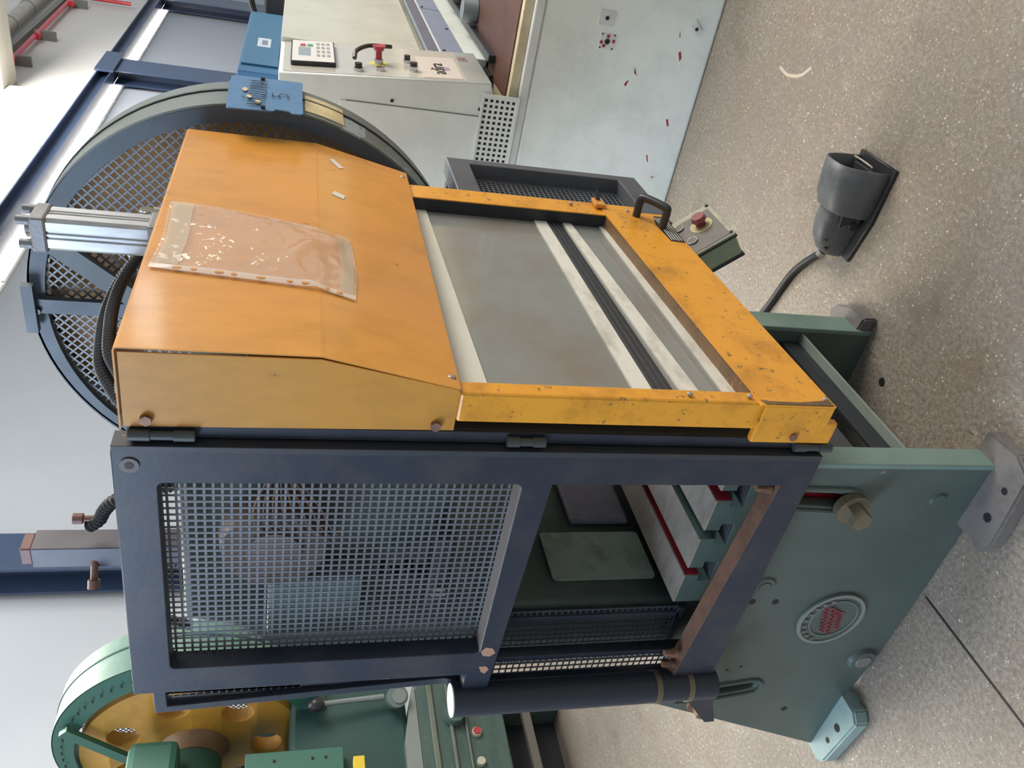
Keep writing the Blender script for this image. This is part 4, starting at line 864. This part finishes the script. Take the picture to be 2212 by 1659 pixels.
bar3('wheel_stay', (1.76, 3.42, 2.80), (1.76, 3.80, 2.42), .06, .03, MGREEN)
obj('bearing_arm', cyl(new(), (1.50, YC+.02, ZC+.0), (1.72, YC+.02, ZC), .16, 32), MGREEN, gp, smooth=True)
B('head_casting', (.9, 1.52, 3.50, 4.4, 1.60, 2.48), MGREEN, gp, .05, label='green head casting')
B('shaft_cover', (1.2, 1.66, 3.42, 3.62, 2.20, 2.46), MGREEN, gp, .04)
B('flat_guard', (1.30, 1.475, 3.33, 3.40, 1.335, 1.85), MGREEN, gp, .004, label='flat green strip below the shaft')
for z in (1.43, 1.50, 1.70): Cy('guard_screw', (1.42, 3.325, z), (1.42, 3.33, z), .008, INK, gp, n=10)
B('column_casting', (.9, 1.98, 3.42, 4.3, .95, 1.62), DGREEN, gp, .03, label='dark green column')
B('wheel_back_shield', (1.90, 2.0, 3.9, 4.4, 1.5, 1.9), DGREEN, gp, .02)
B('yellow_bracket', (1.20, 1.395, 3.30, 3.36, 1.225, 1.285), mat('bright_yellow', '#e3c53a', .5), gp, .003, label='bright yellow bracket')
# lever
lv = thing('ball_lever', (1.78, 3.3, 1.1), 'steel lever with black ball knob on the green press', 'lever')
obj('ball_knob', ball(new(), (1.725, 3.30, 1.480), .042, (1, 1, 1.15), 20), BLACKP, lv, 'glossy black ball', smooth=True)
Cy('lever_rod', (1.735, 3.31, 1.44), (1.775, 3.34, 1.09), .014, mat('lever_steel', '#9aa5a4', .3, .5), lv, rb=.018)
Cy('lever_hub', (1.775, 3.36, 1.015), (1.74, 3.29, 1.015), .062, mat('hub_grey', '#7d8986', .4, .3), lv, n=32)
Cy('hub_cap', (1.745, 3.30, 1.005), (1.735, 3.28, 1.005), .040, mat('cap_grey', '#9aa3a0', .35, .4), lv, n=28)
# bed
bed = B('bed_block', (.8, 1.90, 3.37, 4.3, .385, .90), BEDGREEN, gp, .01, label='scuffed green bed with die rails')
obj('die_plate', quadprism(new(), [(.9, 3.36, .90), (.9, 3.36, .995), (1.50, 3.36, .985), (1.84, 3.36, .915), (1.84, 3.36, .90)], (0, .6, 0)), mat('die_steel', '#8b928f', .45, .4), gp, 'pale steel die plate on the bed')
for z, h in ((.80, .03), (.70, .018), (.615, .012)): B('bed_rib', (.8, 1.89, 3.345, 3.37, z, z+h), mat('rib_grey', '#6e7469', .5, dirt='#4b554e', dirt_amt=.4), gp, .004)
Cy('bed_boss', (1.62, 3.37, .69), (1.62, 3.30, .69), .06, BEDGREEN, gp)
Cy('red_plug', (1.515, 3.335, .567), (1.515, 3.37, .567), .022, REDB, gp, label='red plug with pale rim')
Cy('plug_rim', (1.515, 3.345, .567), (1.515, 3.37, .567), .028, CREAMB, gp)
Cy('white_plug', (1.33, 3.34, .572), (1.33, 3.37, .572), .024, CREAMB, gp, label='pale round plug')
for x in (1.0, 1.78): B('bed_leg', (x-.09, x+.09, 3.40, 4.2, 0, .39), BEDGREEN, gp, .01)
B('bed_cross', (.8, 1.75, 3.42, 3.46, .20, .25), mat('cross_dusty', '#6f6a63', .6), gp)
B('bed_opening_shade', (.8, 1.70, 3.6, 4.2, .0, .39), BLACK2, gp)  # black block painted as the shade in the opening under the bed
